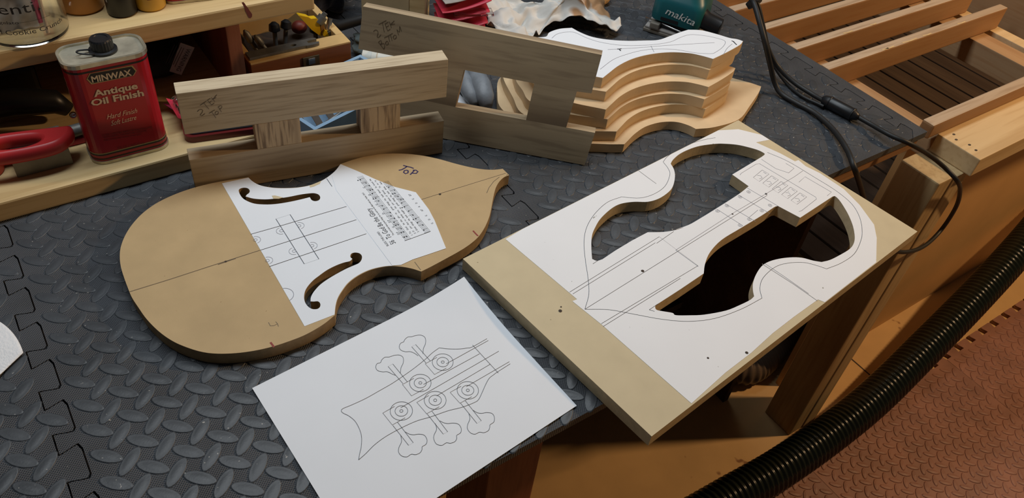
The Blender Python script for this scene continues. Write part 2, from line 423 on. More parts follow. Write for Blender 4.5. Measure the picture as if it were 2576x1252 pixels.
def lens(g, x, y, turn, z, L=.0172, W=.0068, hgt=.0016, n=16, rings=((1.05, -.0002), (.99, .56), (.9, .5), (.5, .88)), cap=True):
    an = radians(-45 if turn == 0 else 45); ca, sa = cos(an), sin(an); vs = []; fs = []
    for s_, hz in rings:
        for k in range(n):
            t = 2*pi*k/n; cc = cos(t); u = L*s_*cc; v = W*s_*(1 if sin(t) >= 0 else -1)*(abs(sin(t))**1.08)
            vs.append((x+u*ca-v*sa, y+u*sa+v*ca, z+(hz*hgt if hz > 0 else hz)))
    for r in range(len(rings)-1):
        for k in range(n):
            k2 = (k+1) % n; fs.append((r*n+k, r*n+k2, (r+1)*n+k2, (r+1)*n+k))
    vs.append((x, y, z+hgt)); m = (len(rings)-1)*n
    for k in range(n): fs.append((m+k, m+(k+1) % n, len(vs)-1))
    g.add(vs, fs)
LORG = U(200+310/3.557, 900+103/3.557)
FRONT1, FRONT2, XL, XM, XR, XE = .339, .498, -.068, .538, 1.248, 1.290
def mat_tile(label, xl, xr, y0, y1, pl, prr, x_lo, x_hi):
    base = ((x_lo+x_hi)/2, (y0+y1)/2, -.012)
    t = thing('foam_mat', label, 'foam mat', base, 0, 'dark grey foam mats on the bench')
    g = G().prism(tile_poly(xl, xr, y0, y1, pl, prr), [], lambda p: (p[0], p[1], -.012), lambda p: (p[0], p[1], 0))
    o = put('mat_sheet', g, M['foam'], t, True)
    rel = G(); poly = tile_poly(xl, xr, y0, y1, pl, prr)
    near = [p for p in poly if y0+.001 < p[1] < y1-.001]
    for x, y, k in lens_centers(x_lo, x_hi, y0+.008, y1-.008, LORG):
        if (x < xl+.04 or x > xr-.02) and any(hypot(p[0]-x, p[1]-y) < .0125 for p in near): continue
        lens(rel, x, y, k, 0)
    if rel.v: put('tread_relief', rel, M['foam_lens'], t, True, True, None, 'stuff')
    return t
PH = .646-.0475-.0235  # where the teeth of the left seam fall
mat_tile('dark grey foam mat under the paper towel, left of the puzzle seam', -.85, XL, .25, 1.5, None, PH, -.5, XL+.014)
mat_tile('dark grey foam mat under the violin-shaped template and the drawing', XL, XM, FRONT1, 1.5, PH, PH+.0435, XL+.010, XM+.014)
mat_tile('dark grey foam mat under the sander and the stack of blanks', XM, XR, FRONT2, 1.5, PH+.0435, PH+.03, XM+.010, XR+.012)
mat_tile('narrow dark grey foam edging strip along the end of the bench by the slats', XR, XE, FRONT2, 1.5, PH+.03, None, XR+.03, XE-.006)

# ---- workbench under the mats
t = thing('workbench', 'orange-brown workbench under the dark grey foam mats', 'workbench', (.3, .9, FZ))
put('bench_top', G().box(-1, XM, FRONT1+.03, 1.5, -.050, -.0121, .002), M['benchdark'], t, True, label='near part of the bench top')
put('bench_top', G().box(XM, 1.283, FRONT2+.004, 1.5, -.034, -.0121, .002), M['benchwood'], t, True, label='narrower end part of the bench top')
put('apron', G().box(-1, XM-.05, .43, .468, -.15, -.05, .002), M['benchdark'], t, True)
put('apron', G().box(XM, 1.262, .56, .598, -.13, -.034, .002), M['fir'], t, True)
put('apron', G().box(1.225, 1.262, .598, 1.45, -.13, -.034, .002), M['fir_y'], t, True)
put('leg', G().box(.343, .425, .40, .489, FZ, -.05, .003), M['post_red'], t, True)
put('leg', G().box(-.6, -.52, .40, .489, FZ, -.05, .003), M['post_red'], t, True)
put('leg', G().box(1.17, 1.255, 1.3, 1.389, FZ, -.034, .003), M['post_red'], t, True)
put('end_panel', G().box(1.245, 1.262, .60, 1.45, FZ, -.131), M['benchdark'], t, True)  # added dark panel, blocks the view so the board's cut-out looks black
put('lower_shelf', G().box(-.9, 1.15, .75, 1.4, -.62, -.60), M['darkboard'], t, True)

# ---- slatted bench frame beside the mats
ST = -.02
t = thing('slatted_bench', 'bare orange lumber frame with parallel wooden slats beside the mats', 'bench frame', (1.7, .8, FZ))
def plank(name, x0, x1, y0, y1, z0, z1, mt, parent, bev=.002, label=None):
    """a length of lumber with its own origin, so its grain starts at its own centre"""
    c = Vector(((x0+x1)/2, (y0+y1)/2, (z0+z1)/2)); hx, hy, hz = (x1-x0)/2, (y1-y0)/2, (z1-z0)/2
    inv = wm(parent).inverted() if parent else Matrix()
    return put(name, G().box(-hx, hx, -hy, hy, -hz, hz, bev), mt, parent, loc=inv @ c, label=label)
M['worn'] = wood('worn_slat_top', (.40, .29, .19), (.54, .42, .30), 0, .75, 130, 14, .06, .4, (.24, .14, .07), .4)
def edge_top(o):
    o.data.materials.append(M['worn'])
    for p in o.data.polygons: p.material_index = 1 if p.normal.z > .6 else 0
    return o
slat_y = [.736, .818, .904, .99, 1.076, 1.162, 1.248, 1.334]
for k, yy in enumerate(slat_y):
    edge_top(plank('slat', 1.328, 1.97, yy, yy+.021, ST-.052, ST, M['fir'], t, .003))
edge_top(plank('front_rail', 1.354, 2.4, .517, .541, ST-.030, ST, M['fir'], t, .004))
plank('ledger', 1.405, 1.447, .50, 1.5, ST-.095, ST-.053, M['fir_y'], t, .002)
plank('ledger', 1.865, 1.925, .50, 1.5, ST-.11, ST-.055, M['fir_y'], t, .002)
plank('ledger', 1.945, 1.985, .56, 1.5, ST-.095, ST-.053, M['stud'], t, .002)
plank('end_rail', 2.06, 2.10, .53, 1.5, ST-.12, ST+.01, M['fir_y'], t, .003)
beam = plank('beam', 1.392, 2.9, .431, .519, -.088, -.05, M['stud'], t, .002, 'pale stud with nail holes')
plank('post', 1.318, 1.364, .445, .525, FZ, -.088, M['post'], t, .003)
plank('post', 1.3645, 1.412, .443, .524, FZ, -.0885, M['post'], t, .003)
plank('skirt_panel', 1.413, 3.3, .562, .575, FZ, -.0885, M['panel'], t, 0)
for k in range(20):
    plank('lower_slat', 1.42+k*.075, 1.42+k*.075+.066, .58, 1.5, -.50, -.485, M['shaded_wood'], t, .002)
# nail holes in the stud
for k, (a, b) in enumerate(((735, 213), (757, 262), (880, 310), (940, 360))):
    p = U(2200+a/3.684, 280+b/3.684, -.05); g = G()
    g.add([(p.x+.0035*cos(i*pi/5), p.y+.0025*sin(i*pi/5), -.0498) for i in range(10)], [tuple(range(10))])
    put('nail_hole', g, M['darkboard'], beam, True)
# gouges in the slats
gz = G()
for a, b, l in ((1080, 300, .02), (1165, 330, .03), (1290, 290, .05), (1420, 235, .03), (1640, 140, .03), (870, 220, .03), (1020, 140, .02)):
    p = U(1800+a/2.782, b/2.782, ST); 
    y = min(slat_y, key=lambda q: abs(q-p.y)); gz.ribbon([(p.x, y+.004, ST+.0003), (p.x+l*.5, y+.002, ST+.0003), (p.x+l, y+.003, ST+.0003)], (0, 0, 1), .003)
put('gouge', gz, M['pine'], t, True, kind='stuff')

# ---- brown foam tiles on the floor
def floor_tile(label, x0, x1, y0, y1, teeth):
    t = thing('floor_mat', label, 'floor mat', ((x0+x1)/2, (y0+y1)/2, FZ), 0, 'brown foam tiles on the floor')
    # teeth along +Y edge: build rotated (swap axes)
    if teeth:
        edge = [(p[1], p[0]) for p in tooth_edge(y1-DEP, x0, x1, 1.283+.01, 0)]
        poly = [(x0, y0), (x1, y0)]+edge[::-1]
    else: poly = [(x0, y0), (x1, y0), (x1, y1), (x0, y1)]
    g = G().prism(poly, [], lambda p: (p[0], p[1], FZ+.0005), lambda p: (p[0], p[1], TZ))
    put('mat_sheet', g, M['brown_foam'], t, True)
    rel = G()
    for x, y, k in lens_centers(x0+.006, x1-.006, y0+.006, y1-DEP-.006, U(2250, 1065, TZ)):
        lens(rel, x, y, k, TZ, n=10, hgt=.0024, rings=((1, -.0002), (.8, .7)))
    put('tread_relief', rel, M['brown_foam'], t, True, False, None, 'stuff')
YT = .402
floor_tile('brown foam floor tile nearest the bench leg, under the black hose', .674, 1.2825, -.21, YT, True)
floor_tile('brown foam floor tile in the middle with teeth along the pale floor', 1.2835, 1.8885, -.21, YT, True)
floor_tile('brown foam floor tile farthest right beyond the second seam', 1.8895, 2.5, -.21, YT, True)
floor_tile('brown foam floor tile cut by the right lower corner of the photo', 1.2835, 1.8885, -.818, -.2105, False)

# ================================================================== MDF BODY TEMPLATE
zA = zoomer(280, 380, 2.2355); zB = zoomer(540, 370, 2.608)
TB = .0185
bc = U(760, 640, 0)
body = thing('body_template', 'brown violin-shaped wooden body template with two f-holes and pasted paper', 'template', (bc.x, bc.y, 0))
def P2(z, f, pts): return [U(*f(a, b), z).to_2d() for a, b in pts]
c_up = [(220, 198), (250, 225), (300, 250), (380, 265), (470, 268), (560, 262), (640, 245), (710, 215), (765, 178), (800, 145), (826, 111)]
c_lo = [(1355, 815), (1290, 795), (1220, 783), (1150, 780), (1080, 790), (1010, 810), (940, 845), (880, 890), (840, 940), (810, 990), (795, 1040), (788, 1102)]
up_bout = [(900, 85), (1000, 58), (1100, 44), (1220, 42), (1340, 52), (1460, 75), (1580, 108), (1680, 132), (1760, 145), (1830, 148), (1890, 142)]
rt_bout = [(1932, 183), (1897, 198), (1866, 228), (1845, 265), (1832, 310), (1822, 360), (1810, 425), (1795, 475), (1768, 533), (1728, 590), (1670, 640), (1600, 685), (1500, 740), (1420, 783)]
lo_bout = [(1190, 975), (1095, 1030), (1000, 1068), (900, 1100), (800, 1122), (700, 1135), (600, 1138), (520, 1130), (440, 1108), (350, 1070), (270, 1015), (200, 945), (150, 875), (115, 820), (92, 765), (70, 705), (54, 650), (48, 600), (52, 545), (75, 480), (115, 415), (175, 350), (250, 295), (340, 250), (440, 213), (540, 186), (640, 166)]
out_pts = P2(TB, zB, c_up+up_bout+rt_bout+c_lo)+P2(TB, zA, lo_bout)
n1, n2, n3, n4 = len(c_up), len(up_bout), len(rt_bout), len(c_lo)
corners = [0, n1-1, n1+n2-1, n1+n2, n1+n2+n3, n1+n2+n3+n4-1]
body_poly = smooth_path(out_pts, corners, 5)
f_up = [(158, 290), (165, 274), (190, 267), (216, 270), (230, 284), (227, 300), (212, 312), (203, 324), (255, 338), (330, 343), (400, 338), (480, 328), (560, 312), (620, 304), (655, 303), (682, 312), (693, 330), (685, 348), (660, 355), (637, 348), (624, 329), (560, 345), (480, 362), (400, 374), (330, 377), (260, 371), (205, 350), (175, 325)]
f_lo = [(890, 720), (896, 700), (920, 692), (950, 697), (966, 715), (963, 740), (945, 762), (905, 780), (860, 800), (800, 832), (740, 868), (690, 905), (650, 950), (632, 985), (629, 1012), (650, 1013), (678, 1012), (693, 1027), (691, 1048), (673, 1062), (640, 1062), (612, 1045), (592, 1015), (587, 975), (600, 930), (640, 880), (690, 840), (740, 805), (800, 775), (850, 757), (887, 748), (903, 733)]
h_up = smooth_path(P2(TB, zB, f_up), [7, 20], 4); h_lo = smooth_path(P2(TB, zB, f_lo), [7, 14, 31], 4)
def flat_prism(poly, holes, z0, z1):
    return G().prism(poly, holes, lambda p: (p[0], p[1], z0), lambda p: (p[0], p[1], z1))
o = put('board', flat_prism(body_poly, [h_up, h_lo], .0018, TB), M['mdf'], body, True); edge_material(o, M['mdf'], M['mdf_edge'])
# pasted sheets
def arc_between(poly, a, b):
    """points of poly from nearest to a, forward to nearest to b"""
    ia = min(range(len(poly)), key=lambda i: (poly[i]-a).length); ib = min(range(len(poly)), key=lambda i: (poly[i]-b).length)
    return [poly[i % len(poly)] for i in range(ia, ib+1 if ib >= ia else ib+len(poly)+1)]
def inset(pts, c, d): return [p+(c-p).normalized()*d for p in pts]
cen = bc.to_2d()
def Q(f, a, b, z=TB): return U(*f(a, b), z).to_2d()
seam_t, seam_b = Q(zB, 815, 300), Q(zB, 1165, 779)
cu = inset(arc_between(body_poly, Q(zB, 220, 198), Q(zB, 826, 111)), cen, .0008)
cl = inset(arc_between(body_poly, Q(zB, 1165, 779), Q(zB, 788, 1102)), cen, .0008)
ZP = TB+.0003
sheet1 = [Q(zB, 48, 238)]+cu+[Q(zB, 800, 285)]+[seam_b]+cl+[Q(zB, 590, 1175)]
dsheet = put('drawing_sheet', flat_prism(sheet1[::-1] if False else sheet1, [h_up, h_lo], TB+.00005, ZP), M['paper'], body, True, label='white sheet with bridge and string lines')
sheet2 = [Q(zB, 826, 113), Q(zB, 940, 160), Q(zB, 1060, 215), Q(zB, 1180, 262), Q(zB, 1320, 298), Q(zB, 1360, 350), Q(zB, 1405, 410), Q(zB, 1442, 480), Q(zB, 1475, 560), Q(zB, 1518, 665), Q(zB, 1400, 705), Q(zB, 1300, 738), Q(zB, 1222, 774), Q(zB, 1165, 778), Q(zB, 798, 284), Q(zB, 770, 190)]
msheet = put('music_sheet', flat_prism(sheet2, [], TB+.0003, ZP+.0003), M['paper'], body, True, label='white sheet of printed hymn music')
# torn spots where the brown board shows
def flat_patch(name, f, pts, z, mt, parent, label=None):
    q = [U(*f(a, b), z) for a, b in pts]; g = G()
    g.prism([p.to_2d() for p in q], [], lambda p: (p[0], p[1], z-.0001), lambda p: (p[0], p[1], z)); return put(name, g, mt, parent, True, label=label)
flat_patch('torn_patch', zB, [(375, 318), (395, 316), (420, 322), (448, 330), (420, 338), (385, 338)], ZP+.0002, M['mdf_pale'], body)
flat_patch('torn_patch', zB, [(622, 252), (640, 245), (672, 232), (700, 220), (690, 240), (650, 258), (625, 264)], ZP+.0002, M['mdf_pale'], body)
# printed lines
NZ = Vector((0, 0, 1))
def lines(name, f, z, polys, mt, parent, wd=.0006, label=None, kind=None):
    g = G()
    for pl in polys:
        closed = pl[0] == 'c'; pts = pl[1:] if closed else pl
        g.ribbon([U(*f(a, b), z) for a, b in pts], NZ, wd, closed)
    return put(name, g, mt, parent, True, label=label, kind='stuff' if len(polys) > 1 else None)
def circ(g, c, r, z, wd, a0=0, a1=2*pi, n=28):
    full = a1-a0 > 6.2
    pts = [(c[0]+r*cos(a0+(a1-a0)*k/n), c[1]+r*sin(a0+(a1-a0)*k/n), z) for k in range(n if full else n+1)]
    g.ribbon(pts, NZ, wd, full)
ZL = ZP+.0003
lines('printed_lines', zB, ZL, [[(238, 570), (440, 513), (865, 388)], [(300, 675), (930, 475)], [(360, 782), (995, 567)], ['c', (402, 470), (495, 441), (684, 733), (588, 765)], [(735, 205), (770, 257)]], M['ink'], dsheet, .00065)
g = G()
ax = (Q(zB, 930, 475)-Q(zB, 300, 675)); aa = math.atan2(ax.y, ax.x)
for a, b, side in ((438, 550, 1), (555, 517, -1), (640, 648, -1), (522, 683, 1), (268, 610, -1), (347, 745, -1)):
    c = Q(zB, a, b); circ(g, c, .0022, ZL, .0004); circ(g, c, .0062, ZL, .0004, aa+(pi/2 if side > 0 else -pi/2), aa+(1.5*pi if side > 0 else pi/2), 16)
c = Q(zB, 455, 972); circ(g, c, .011, ZL, .0005, aa-1.3, aa+1.3, 14)
put('screw_marks', g, M['ink_grey'], dsheet, True, kind='stuff')
lines('pencil_line', zA, TB+.0002, [[(103, 790), (330, 720), (560, 645), (835, 557)], [(600, 637), (700, 603)]], M['pencil'], body, .0009)
lines('pencil_line', zB, TB+.0002, [[(1350, 345), (1475, 305), (1690, 238), (1910, 170)], [(1915, 185), (1926, 175)], [(1785, 300), (1800, 265), (1830, 225), (1868, 195)], [(1312, 752), (1352, 805)]], M['pencil'], body, .0007)
def dot(name, f, a, b, z, r, mt, parent):
    p = U(*f(a, b), z); g = G(); g.add([(p.x+r*cos(i*pi/6), p.y+r*sin(i*pi/6), z) for i in range(12)], [tuple(range(12))]); return put(name, g, mt, parent, True)
dot('drill_hole', zA, 643, 620, TB+.0003, .0015, M['darkboard'], body)
dot('drill_hole', zB, 1478, 308, TB+.0003, .0018, M['darkboard'], body)
lines('handwriting', zB, TB+.0002, [[(1237, 119), (1262, 126), (1285, 131), (1306, 139)], [(1262, 126), (1250, 135), (1228, 147), (1208, 151)], [(1262, 150), (1245, 153), (1240, 165), (1252, 174), (1268, 168), (1270, 156), (1262, 150)], [(1310, 152), (1298, 165), (1283, 180)], [(1300, 150), (1320, 150), (1334, 160), (1322, 172), (1295, 170)]], M['marker'], body, .0019, 'TOP written in dark marker')
lines('red_mark', zB, TB+.0002, [[(1695, 547), (1712, 566), (1728, 582)]], M['redink'], body, .002)
lines('red_mark', zA, TB+.0002, [[(895, 1074), (905, 1087), (915, 1101)]], M['redink'], body, .0022)
lines('pencil_mark', zA, TB+.0002, [[(884, 962), (895, 982), (915, 980), (935, 970), (925, 958)], [(935, 970), (940, 985)]], M['pencil'], body, .0006)
# music print
tg = G(); ZM = ZP+.0005
def W3(f, a, b, z): return U(*f(a, b), z)
s0, s1 = W3(zB, 1250, 600, ZM), W3(zB, 945, 190, ZM)
ex = (s1-s0).normalized(); ey = NZ.cross(ex)
if (W3(zB, 1030, 400, ZM)-s0).dot(ey) < 0: ey = -ey
def tl(body_, a, b, size, a2=None, b2=None, align='LEFT', shear=0):
    p = W3(zB, a, b, ZM); fit = None
    if a2 is not None: fit = abs((W3(zB, a2, b2, ZM)-p).dot(ex))
    tg.text(body_, p, ex, ey, size, align, 1, shear, fit)
tl('56  To God Be the Glory', 1190, 628, .0105, 1026, 398)
tl('BLESS THE LORD', 1143, 645, .0042, 1083, 550)
tl('The Lord hath done great things for us; and we are filled with joy. Psalm 126:3', 1180, 575, .0034, 968, 300)
for (p0, p1) in (((1286, 600), (968, 186)), ((1415, 552), (1135, 218))):
    q0 = W3(zB, *p0, ZM); q1 = W3(zB, *p1, ZM); d = (q1-q0); n = ey
    Ls = d.length; d.normalize()
    for k in range(5): tg.ribbon([q0+n*(.0018*k), q1+n*(.0018*k)], NZ, .00028)
    tg.ribbon([q0-n*.0002, q0+n*.0086], NZ, .0008)
    rnd = random.Random(int(p0[0]))
    x = .006
    while x < Ls-.004:
        yk = rnd.uniform(.0, .0072); c = q0+d*x+n*yk
        tg.add([c+d*(.0012*cos(i*pi/4))+n*(.0009*sin(i*pi/4)) for i in range(8)], [tuple(range(8))])
        tg.ribbon([c+d*.0011, c+d*.0011+n*(.0062 if yk < .0045 else -.0062)], NZ, .0003)
        if rnd.random() < .4: 
            c2 = c+n*.0034; tg.add([c2+d*(.0012*cos(i*pi/4))+n*(.0009*sin(i*pi/4)) for i in range(8)], [tuple(range(8))])
        if rnd.random() < .16: tg.ribbon([q0+d*(x+.003), q0+d*(x+.003)+n*.0084], NZ, .0003)
        x += rnd.uniform(.006, .011)
tl('1. To   God    be  the   glo - ry,     great  things  He   hath  done!   So  loved  He', 1300, 575, .0036, 1030, 205)
tl('2. O    per - fect  re - demp - tion,   the   pur - chase  of   blood,     To   ev - \'ry', 1321, 565, .0036, 1060, 215)
tl('3. Great  things  He  hath  taught  us,   great  things  He   hath   done,     And', 1342, 555, .0036, 1092, 225)
tl('D7       G      D7          D             G               D           C', 1215, 570, .0042, 970, 262)
tl('G      D      G         A7     A      D       G      D7', 1436, 500, .0042, 1285, 305)
tg.ribbon([W3(zB, 1286, 600, ZM), W3(zB, 1415, 552, ZM)], NZ, .0007)
put('printed_music', tg, M['ink'], msheet, True, label='black hymn lettering and staves', kind='stuff')

# ================================================================== DRAWING PAPER
zP = zoomer(620, 700, 2.268)
pa, pb, pc = U(635, 979), U(1166, 713), U(1450, 1023)
e1 = (pc-pb); pd = pa+e1
ctr = (pa+pc)/2
pap = thing('drawing_paper', 'white sheet of paper with a thin bass headstock and tuner drawing', 'paper', (ctr.x, ctr.y, .002))
NG = 24; vs = []; fs = []
def pz(u, v):
    """slight curl: the far corner lifts, the overhanging edge stays level"""
    return .0024 + .010*max(0, (u-.62)/.38)**2*max(0, (.55-v)/.55)**2
for j in range(NG+1):
    for i in range(NG+1):
        u, v = i/NG, j/NG; p = pa+(pb-pa)*u+(pd-pa)*v; vs.append((p.x, p.y, pz(u, v)))
for j in range(NG):
    for i in range(NG):
        a = j*(NG+1)+i; fs.append((a, a+NG+1, a+NG+2, a+1))
nb_ = len(vs); vs += [(x, y, z-.00025) for x, y, z in vs]; fs += [tuple(i+nb_ for i in f[::-1]) for f in fs]
rim = [i for i in range(NG+1)]+[k*(NG+1)+NG for k in range(1, NG+1)]+[NG*(NG+1)+i for i in range(NG-1, -1, -1)]+[k*(NG+1) for k in range(NG-1, 0, -1)]
for i in range(len(rim)): a, b = rim[i], rim[(i+1) % len(rim)]; fs.append((a, b, b+nb_, a+nb_))
g = G(); g.add(vs, fs); psheet = put('sheet', g, M['paper'], pap, True, True, auto=40)
def on_paper(a, b):
    p = U(*zP(a, b), .0024); d = p-pa; E1, E2 = pb-pa, pd-pa
    # invert the 2x2
    det = E1.x*E2.y-E1.y*E2.x; u = (d.x*E2.y-d.y*E2.x)/det; v = (E1.x*d.y-E1.y*d.x)/det
    z = pz(min(max(u, 0), 1), min(max(v, 0), 1)); p = U(*zP(a, b), z); p.z = z+.0003; return p
g = G(); WL = .00042
def pl(pts, closed=False, sm=False, corners=()):
    P = [on_paper(a, b) for a, b in pts]
    if sm: P = smooth_path(P, corners, 5, closed)
    g.ribbon(P, NZ, WL, closed)
pl([(640, 1035), (646, 1000), (655, 960), (657, 905), (645, 860), (620, 815), (585, 785), (555, 770), (542, 758), (550, 743), (600, 722), (680, 685), (760, 640), (830, 600), (900, 553), (960, 510), (1020, 462), (1060, 425), (1100, 396), (1150, 402), (1210, 403), (1260, 397), (1290, 390), (1372, 344)], sm=True, corners=(18,))
pl([(640, 1035), (680, 1000), (730, 950), (790, 905), (860, 865), (920, 835), (980, 810), (1050, 790), (1150, 755), (1230, 735), (1300, 708), (1325, 690), (1345, 650), (1365, 605), (1385, 570), (1410, 550), (1430, 535), (1505, 487)], sm=True)
for s in ([(1140, 487), (1380, 354)], [(1010, 605), (1330, 430)], [(880, 738), (1440, 415)], [(1085, 670), (1390, 490)], [(1255, 617), (1500, 475)], [(1290, 380), (1437, 540)]): pl(s)
TUN = [((1120, 477), [(1087, 450), (1020, 487), (1073, 548), (1140, 512)], [(1050, 472), (965, 377), (943, 390), (1025, 483)],
        [(1007, 430), (1010, 400), (1022, 370), (1020, 340), (1000, 325), (970, 325), (945, 332), (920, 335), (903, 350), (897, 362), (880, 370), (872, 390), (880, 408), (905, 418), (935, 418), (960, 428), (980, 442)]),
       ((992, 596), [(955, 570), (890, 605), (942, 670), (1010, 632)], [(918, 590), (835, 488), (808, 502), (893, 600)],
        [(878, 540), (882, 510), (895, 480), (893, 450), (870, 437), (840, 440), (815, 448), (790, 450), (772, 465), (765, 480), (745, 487), (738, 507), (748, 525), (775, 533), (805, 533), (830, 545), (850, 553)]),
       ((884, 756), [(845, 730), (778, 768), (832, 836), (905, 795)], [(862, 820), (952, 937), (925, 952), (835, 838)],
        [(880, 893), (885, 930), (870, 965), (868, 990), (885, 1012), (915, 1018), (940, 1003), (965, 1005), (990, 995), (1002, 975), (1003, 960), (1025, 945), (1030, 920), (1015, 895), (985, 888), (955, 892), (930, 888), (905, 875)]),
       ((1077, 695), [(1040, 668), (972, 707), (1028, 772), (1100, 732)], [(1058, 757), (1148, 875), (1123, 888), (1030, 772)],
        [(1078, 828), (1085, 860), (1070, 895), (1070, 920), (1085, 945), (1115, 952), (1140, 938), (1165, 940), (1190, 930), (1200, 912), (1200, 895), (1222, 880), (1225, 855), (1210, 832), (1180, 825), (1150, 828), (1125, 823), (1103, 812)]),
       ((1263, 638), [(1225, 615), (1162, 650), (1218, 712), (1285, 675)], [(1248, 697), (1340, 812), (1315, 827), (1222, 712)],
        [(1268, 768), (1275, 800), (1262, 835), (1262, 860), (1280, 882), (1305, 888), (1330, 877), (1355, 880), (1380, 868), (1388, 850), (1390, 835), (1412, 818), (1414, 790), (1400, 770), (1370, 765), (1340, 770), (1315, 765), (1293, 752)])]
for cpt, rc, sh, cl_ in TUN:
    pl(rc); pl(sh); pl(cl_, sm=True)
    c = on_paper(*cpt)
    for r in (.0118, .0067, .0017): circ(g, c, r, c.z, WL, n=40)
put('printed_lines', g, M['ink'], psheet, True)

# ================================================================== CUT-OUT TEMPLATE BOARD
zL = zoomer(1150, 300, 2.5046); zR = zoomer(1700, 350, 2.782); zF = zoomer(1400, 300, 1.5087)
BT = .0195
k1, k2, k3, k4 = Vector((.411, .593)), Vector((.977, .656)), Vector((1.011, .334)), Vector((.448, .271))
# square the corners up
bcen = (k1+k2+k3+k4)/4; dirv = ((k2-k1)+(k3-k4)).normalized(); perp = Vector((-dirv.y, dirv.x)); BL, BW = .568, .3235
k1 = bcen-dirv*BL/2+perp*BW/2; k2 = bcen+dirv*BL/2+perp*BW/2; k3 = bcen+dirv*BL/2-perp*BW/2; k4 = bcen-dirv*BL/2-perp*BW/2
def inside(p, m=.0006):
    d = p-bcen; u = max(-BL/2+m, min(BL/2-m, d.dot(dirv))); v = max(-BW/2+m, min(BW/2-m, d.dot(perp))); return bcen+dirv*u+perp*v
board = thing('routing_template', 'pale board with two curved cut-outs and a white paper pattern pasted on top', 'template', (bcen.x, bcen.y, 0))
def QB(f, pts, z=BT): return [inside(U(*f(a, b), z).to_2d()) for a, b in pts]
c1 = QB(zL, [(850, 880), (845, 800), (850, 730), (870, 680), (900, 630), (950, 580), (1000, 545), (1050, 528), (1120, 520), (1200, 520), (1270, 500), (1330, 460), (1360, 420), (1372, 360), (1365, 315), (1345, 280), (1360, 255), (1400, 220), (1460, 190), (1530, 168), (1628, 155)])
n_a = len(c1)
c1 += QB(zR, [(350, 33), (430, 40), (500, 55), (570, 75), (612, 95), (622, 107), (600, 125), (395, 248), (510, 330), (440, 385), (300, 475), (170, 555), (90, 600), (0, 632)])
c1 += QB(zL, [(1430, 680), (1380, 697), (1300, 710), (1200, 712), (1100, 765), (1000, 825), (915, 882), (880, 892)])
hole1 = smooth_path(c1, [0, 15, n_a+6, n_a+7, n_a+8, n_a+17, n_a+18, n_a+19, n_a+20], 4)
c2 = QB(zR, [(715, 468), (870, 550), (1095, 403), (1115, 400), (1145, 428), (1180, 480), (1213, 540), (1240, 610), (1252, 680), (1245, 730), (1215, 770), (1150, 810), (1080, 845), (1020, 860), (960, 850), (880, 830), (800, 828), (720, 838), (650, 858), (600, 890), (560, 950), (540, 1010), (540, 1060), (548, 1100), (520, 1125), (450, 1160), (350, 1200), (200, 1228), (100, 1233), (0, 1232)])
m_a = len(c2)
c2 += QB(zF, [(440, 735), (400, 728), (378, 722), (375, 707), (388, 698), (470, 645)])
c2 += QB(zR, [(195, 940), (205, 870), (240, 790), (320, 705), (450, 625), (600, 535), (685, 478)])
hole2 = smooth_path(c2, [0, 1, 2, 13, 23, m_a+4, m_a+5, m_a+6], 4)
brect = [k4, k3, k2, k1]
o = put('board', flat_prism(brect, [hole1, hole2], .0018, BT), M['mdf_pale'], board, True); edge_material(o, M['mdf_pale'], M['mdf_pale_edge'])
sheet = QB(zL, [(305, 755), (412, 690), (430, 668), (500, 622), (700, 522), (850, 445), (1000, 362), (1100, 312), (1250, 240), (1450, 140), (1628, 55)])
sheet += QB(zF, [(545, 62), (610, 40), (690, 38), (780, 60), (808, 78), (757, 88), (850, 130), (905, 160), (918, 155), (945, 178), (1000, 205), (1090, 265), (1150, 325), (1205, 400), (1215, 450), (1213, 543), (1120, 615), (1022, 697), (992, 684), (900, 750), (820, 812), (740, 885), (640, 962), (512, 1078), (400, 980), (170, 778), (60, 690), (78, 683)])
sheet = [Vector(p) for p in sheet][::-1]
# the outer outline runs clockwise in the plane: make it counter-clockwise
ar = sum(sheet[i].x*sheet[(i+1) % len(sheet)].y-sheet[(i+1) % len(sheet)].x*sheet[i].y for i in range(len(sheet)))
if ar < 0: sheet = sheet[::-1]
ppaper = put('pattern_paper', flat_prism(sheet, [hole1, hole2], BT+.00005, BT+.0003), M['paper_spot'], board, True, label='white pasted paper pattern')
ZB_ = BT+.0005
def blines(name, items, mt, wd=.0005):
    g = G()
    for f, pts, sm, cs in items:
        P = [U(*f(a, b), ZB_) for a, b in pts]
        if sm: P = smooth_path(P, cs, 5, False)
        g.ribbon(P, NZ, wd)
    return put(name, g, mt, ppaper, True, kind='stuff')
blines('outline_print', [
    (zL, [(805, 1195), (830, 1100), (825, 1000), (810, 900), (800, 800), (805, 720), (830, 650), (880, 580), (950, 520), (1035, 488), (1150, 495), (1240, 470), (1310, 420), (1340, 350), (1330, 310), (1298, 268), (1330, 230), (1420, 170), (1550, 130), (1628, 115)], True, (9, 15)),
    (zF, [(108, 720), (200, 722), (300, 740), (400, 758), (500, 766), (600, 755), (700, 720), (780, 678), (772, 640), (785, 600), (830, 560), (880, 545), (940, 543), (990, 555), (1025, 567), (1080, 545), (1130, 510), (1155, 460), (1160, 420), (1150, 370), (1120, 320), (1060, 270), (980, 220), (880, 160), (800, 125)], True, (7, 14)),
    (zF, [(50, 655), (390, 445), (537, 555), (170, 775)], False, ()), (zF, [(62, 662), (375, 468)], False, ()), (zF, [(178, 785), (470, 603)], False, ()),
    (zF, [(108, 720), (480, 488), (800, 288)], False, ()), (zF, [(380, 470), (445, 425)], False, ()), (zF, [(352, 722), (388, 698)], False, ()), (zF, [(352, 722), (372, 728)], False, ()), (zF, [(138, 548), (150, 540), (320, 432)], False, ()),
], M['ink'], .0005)
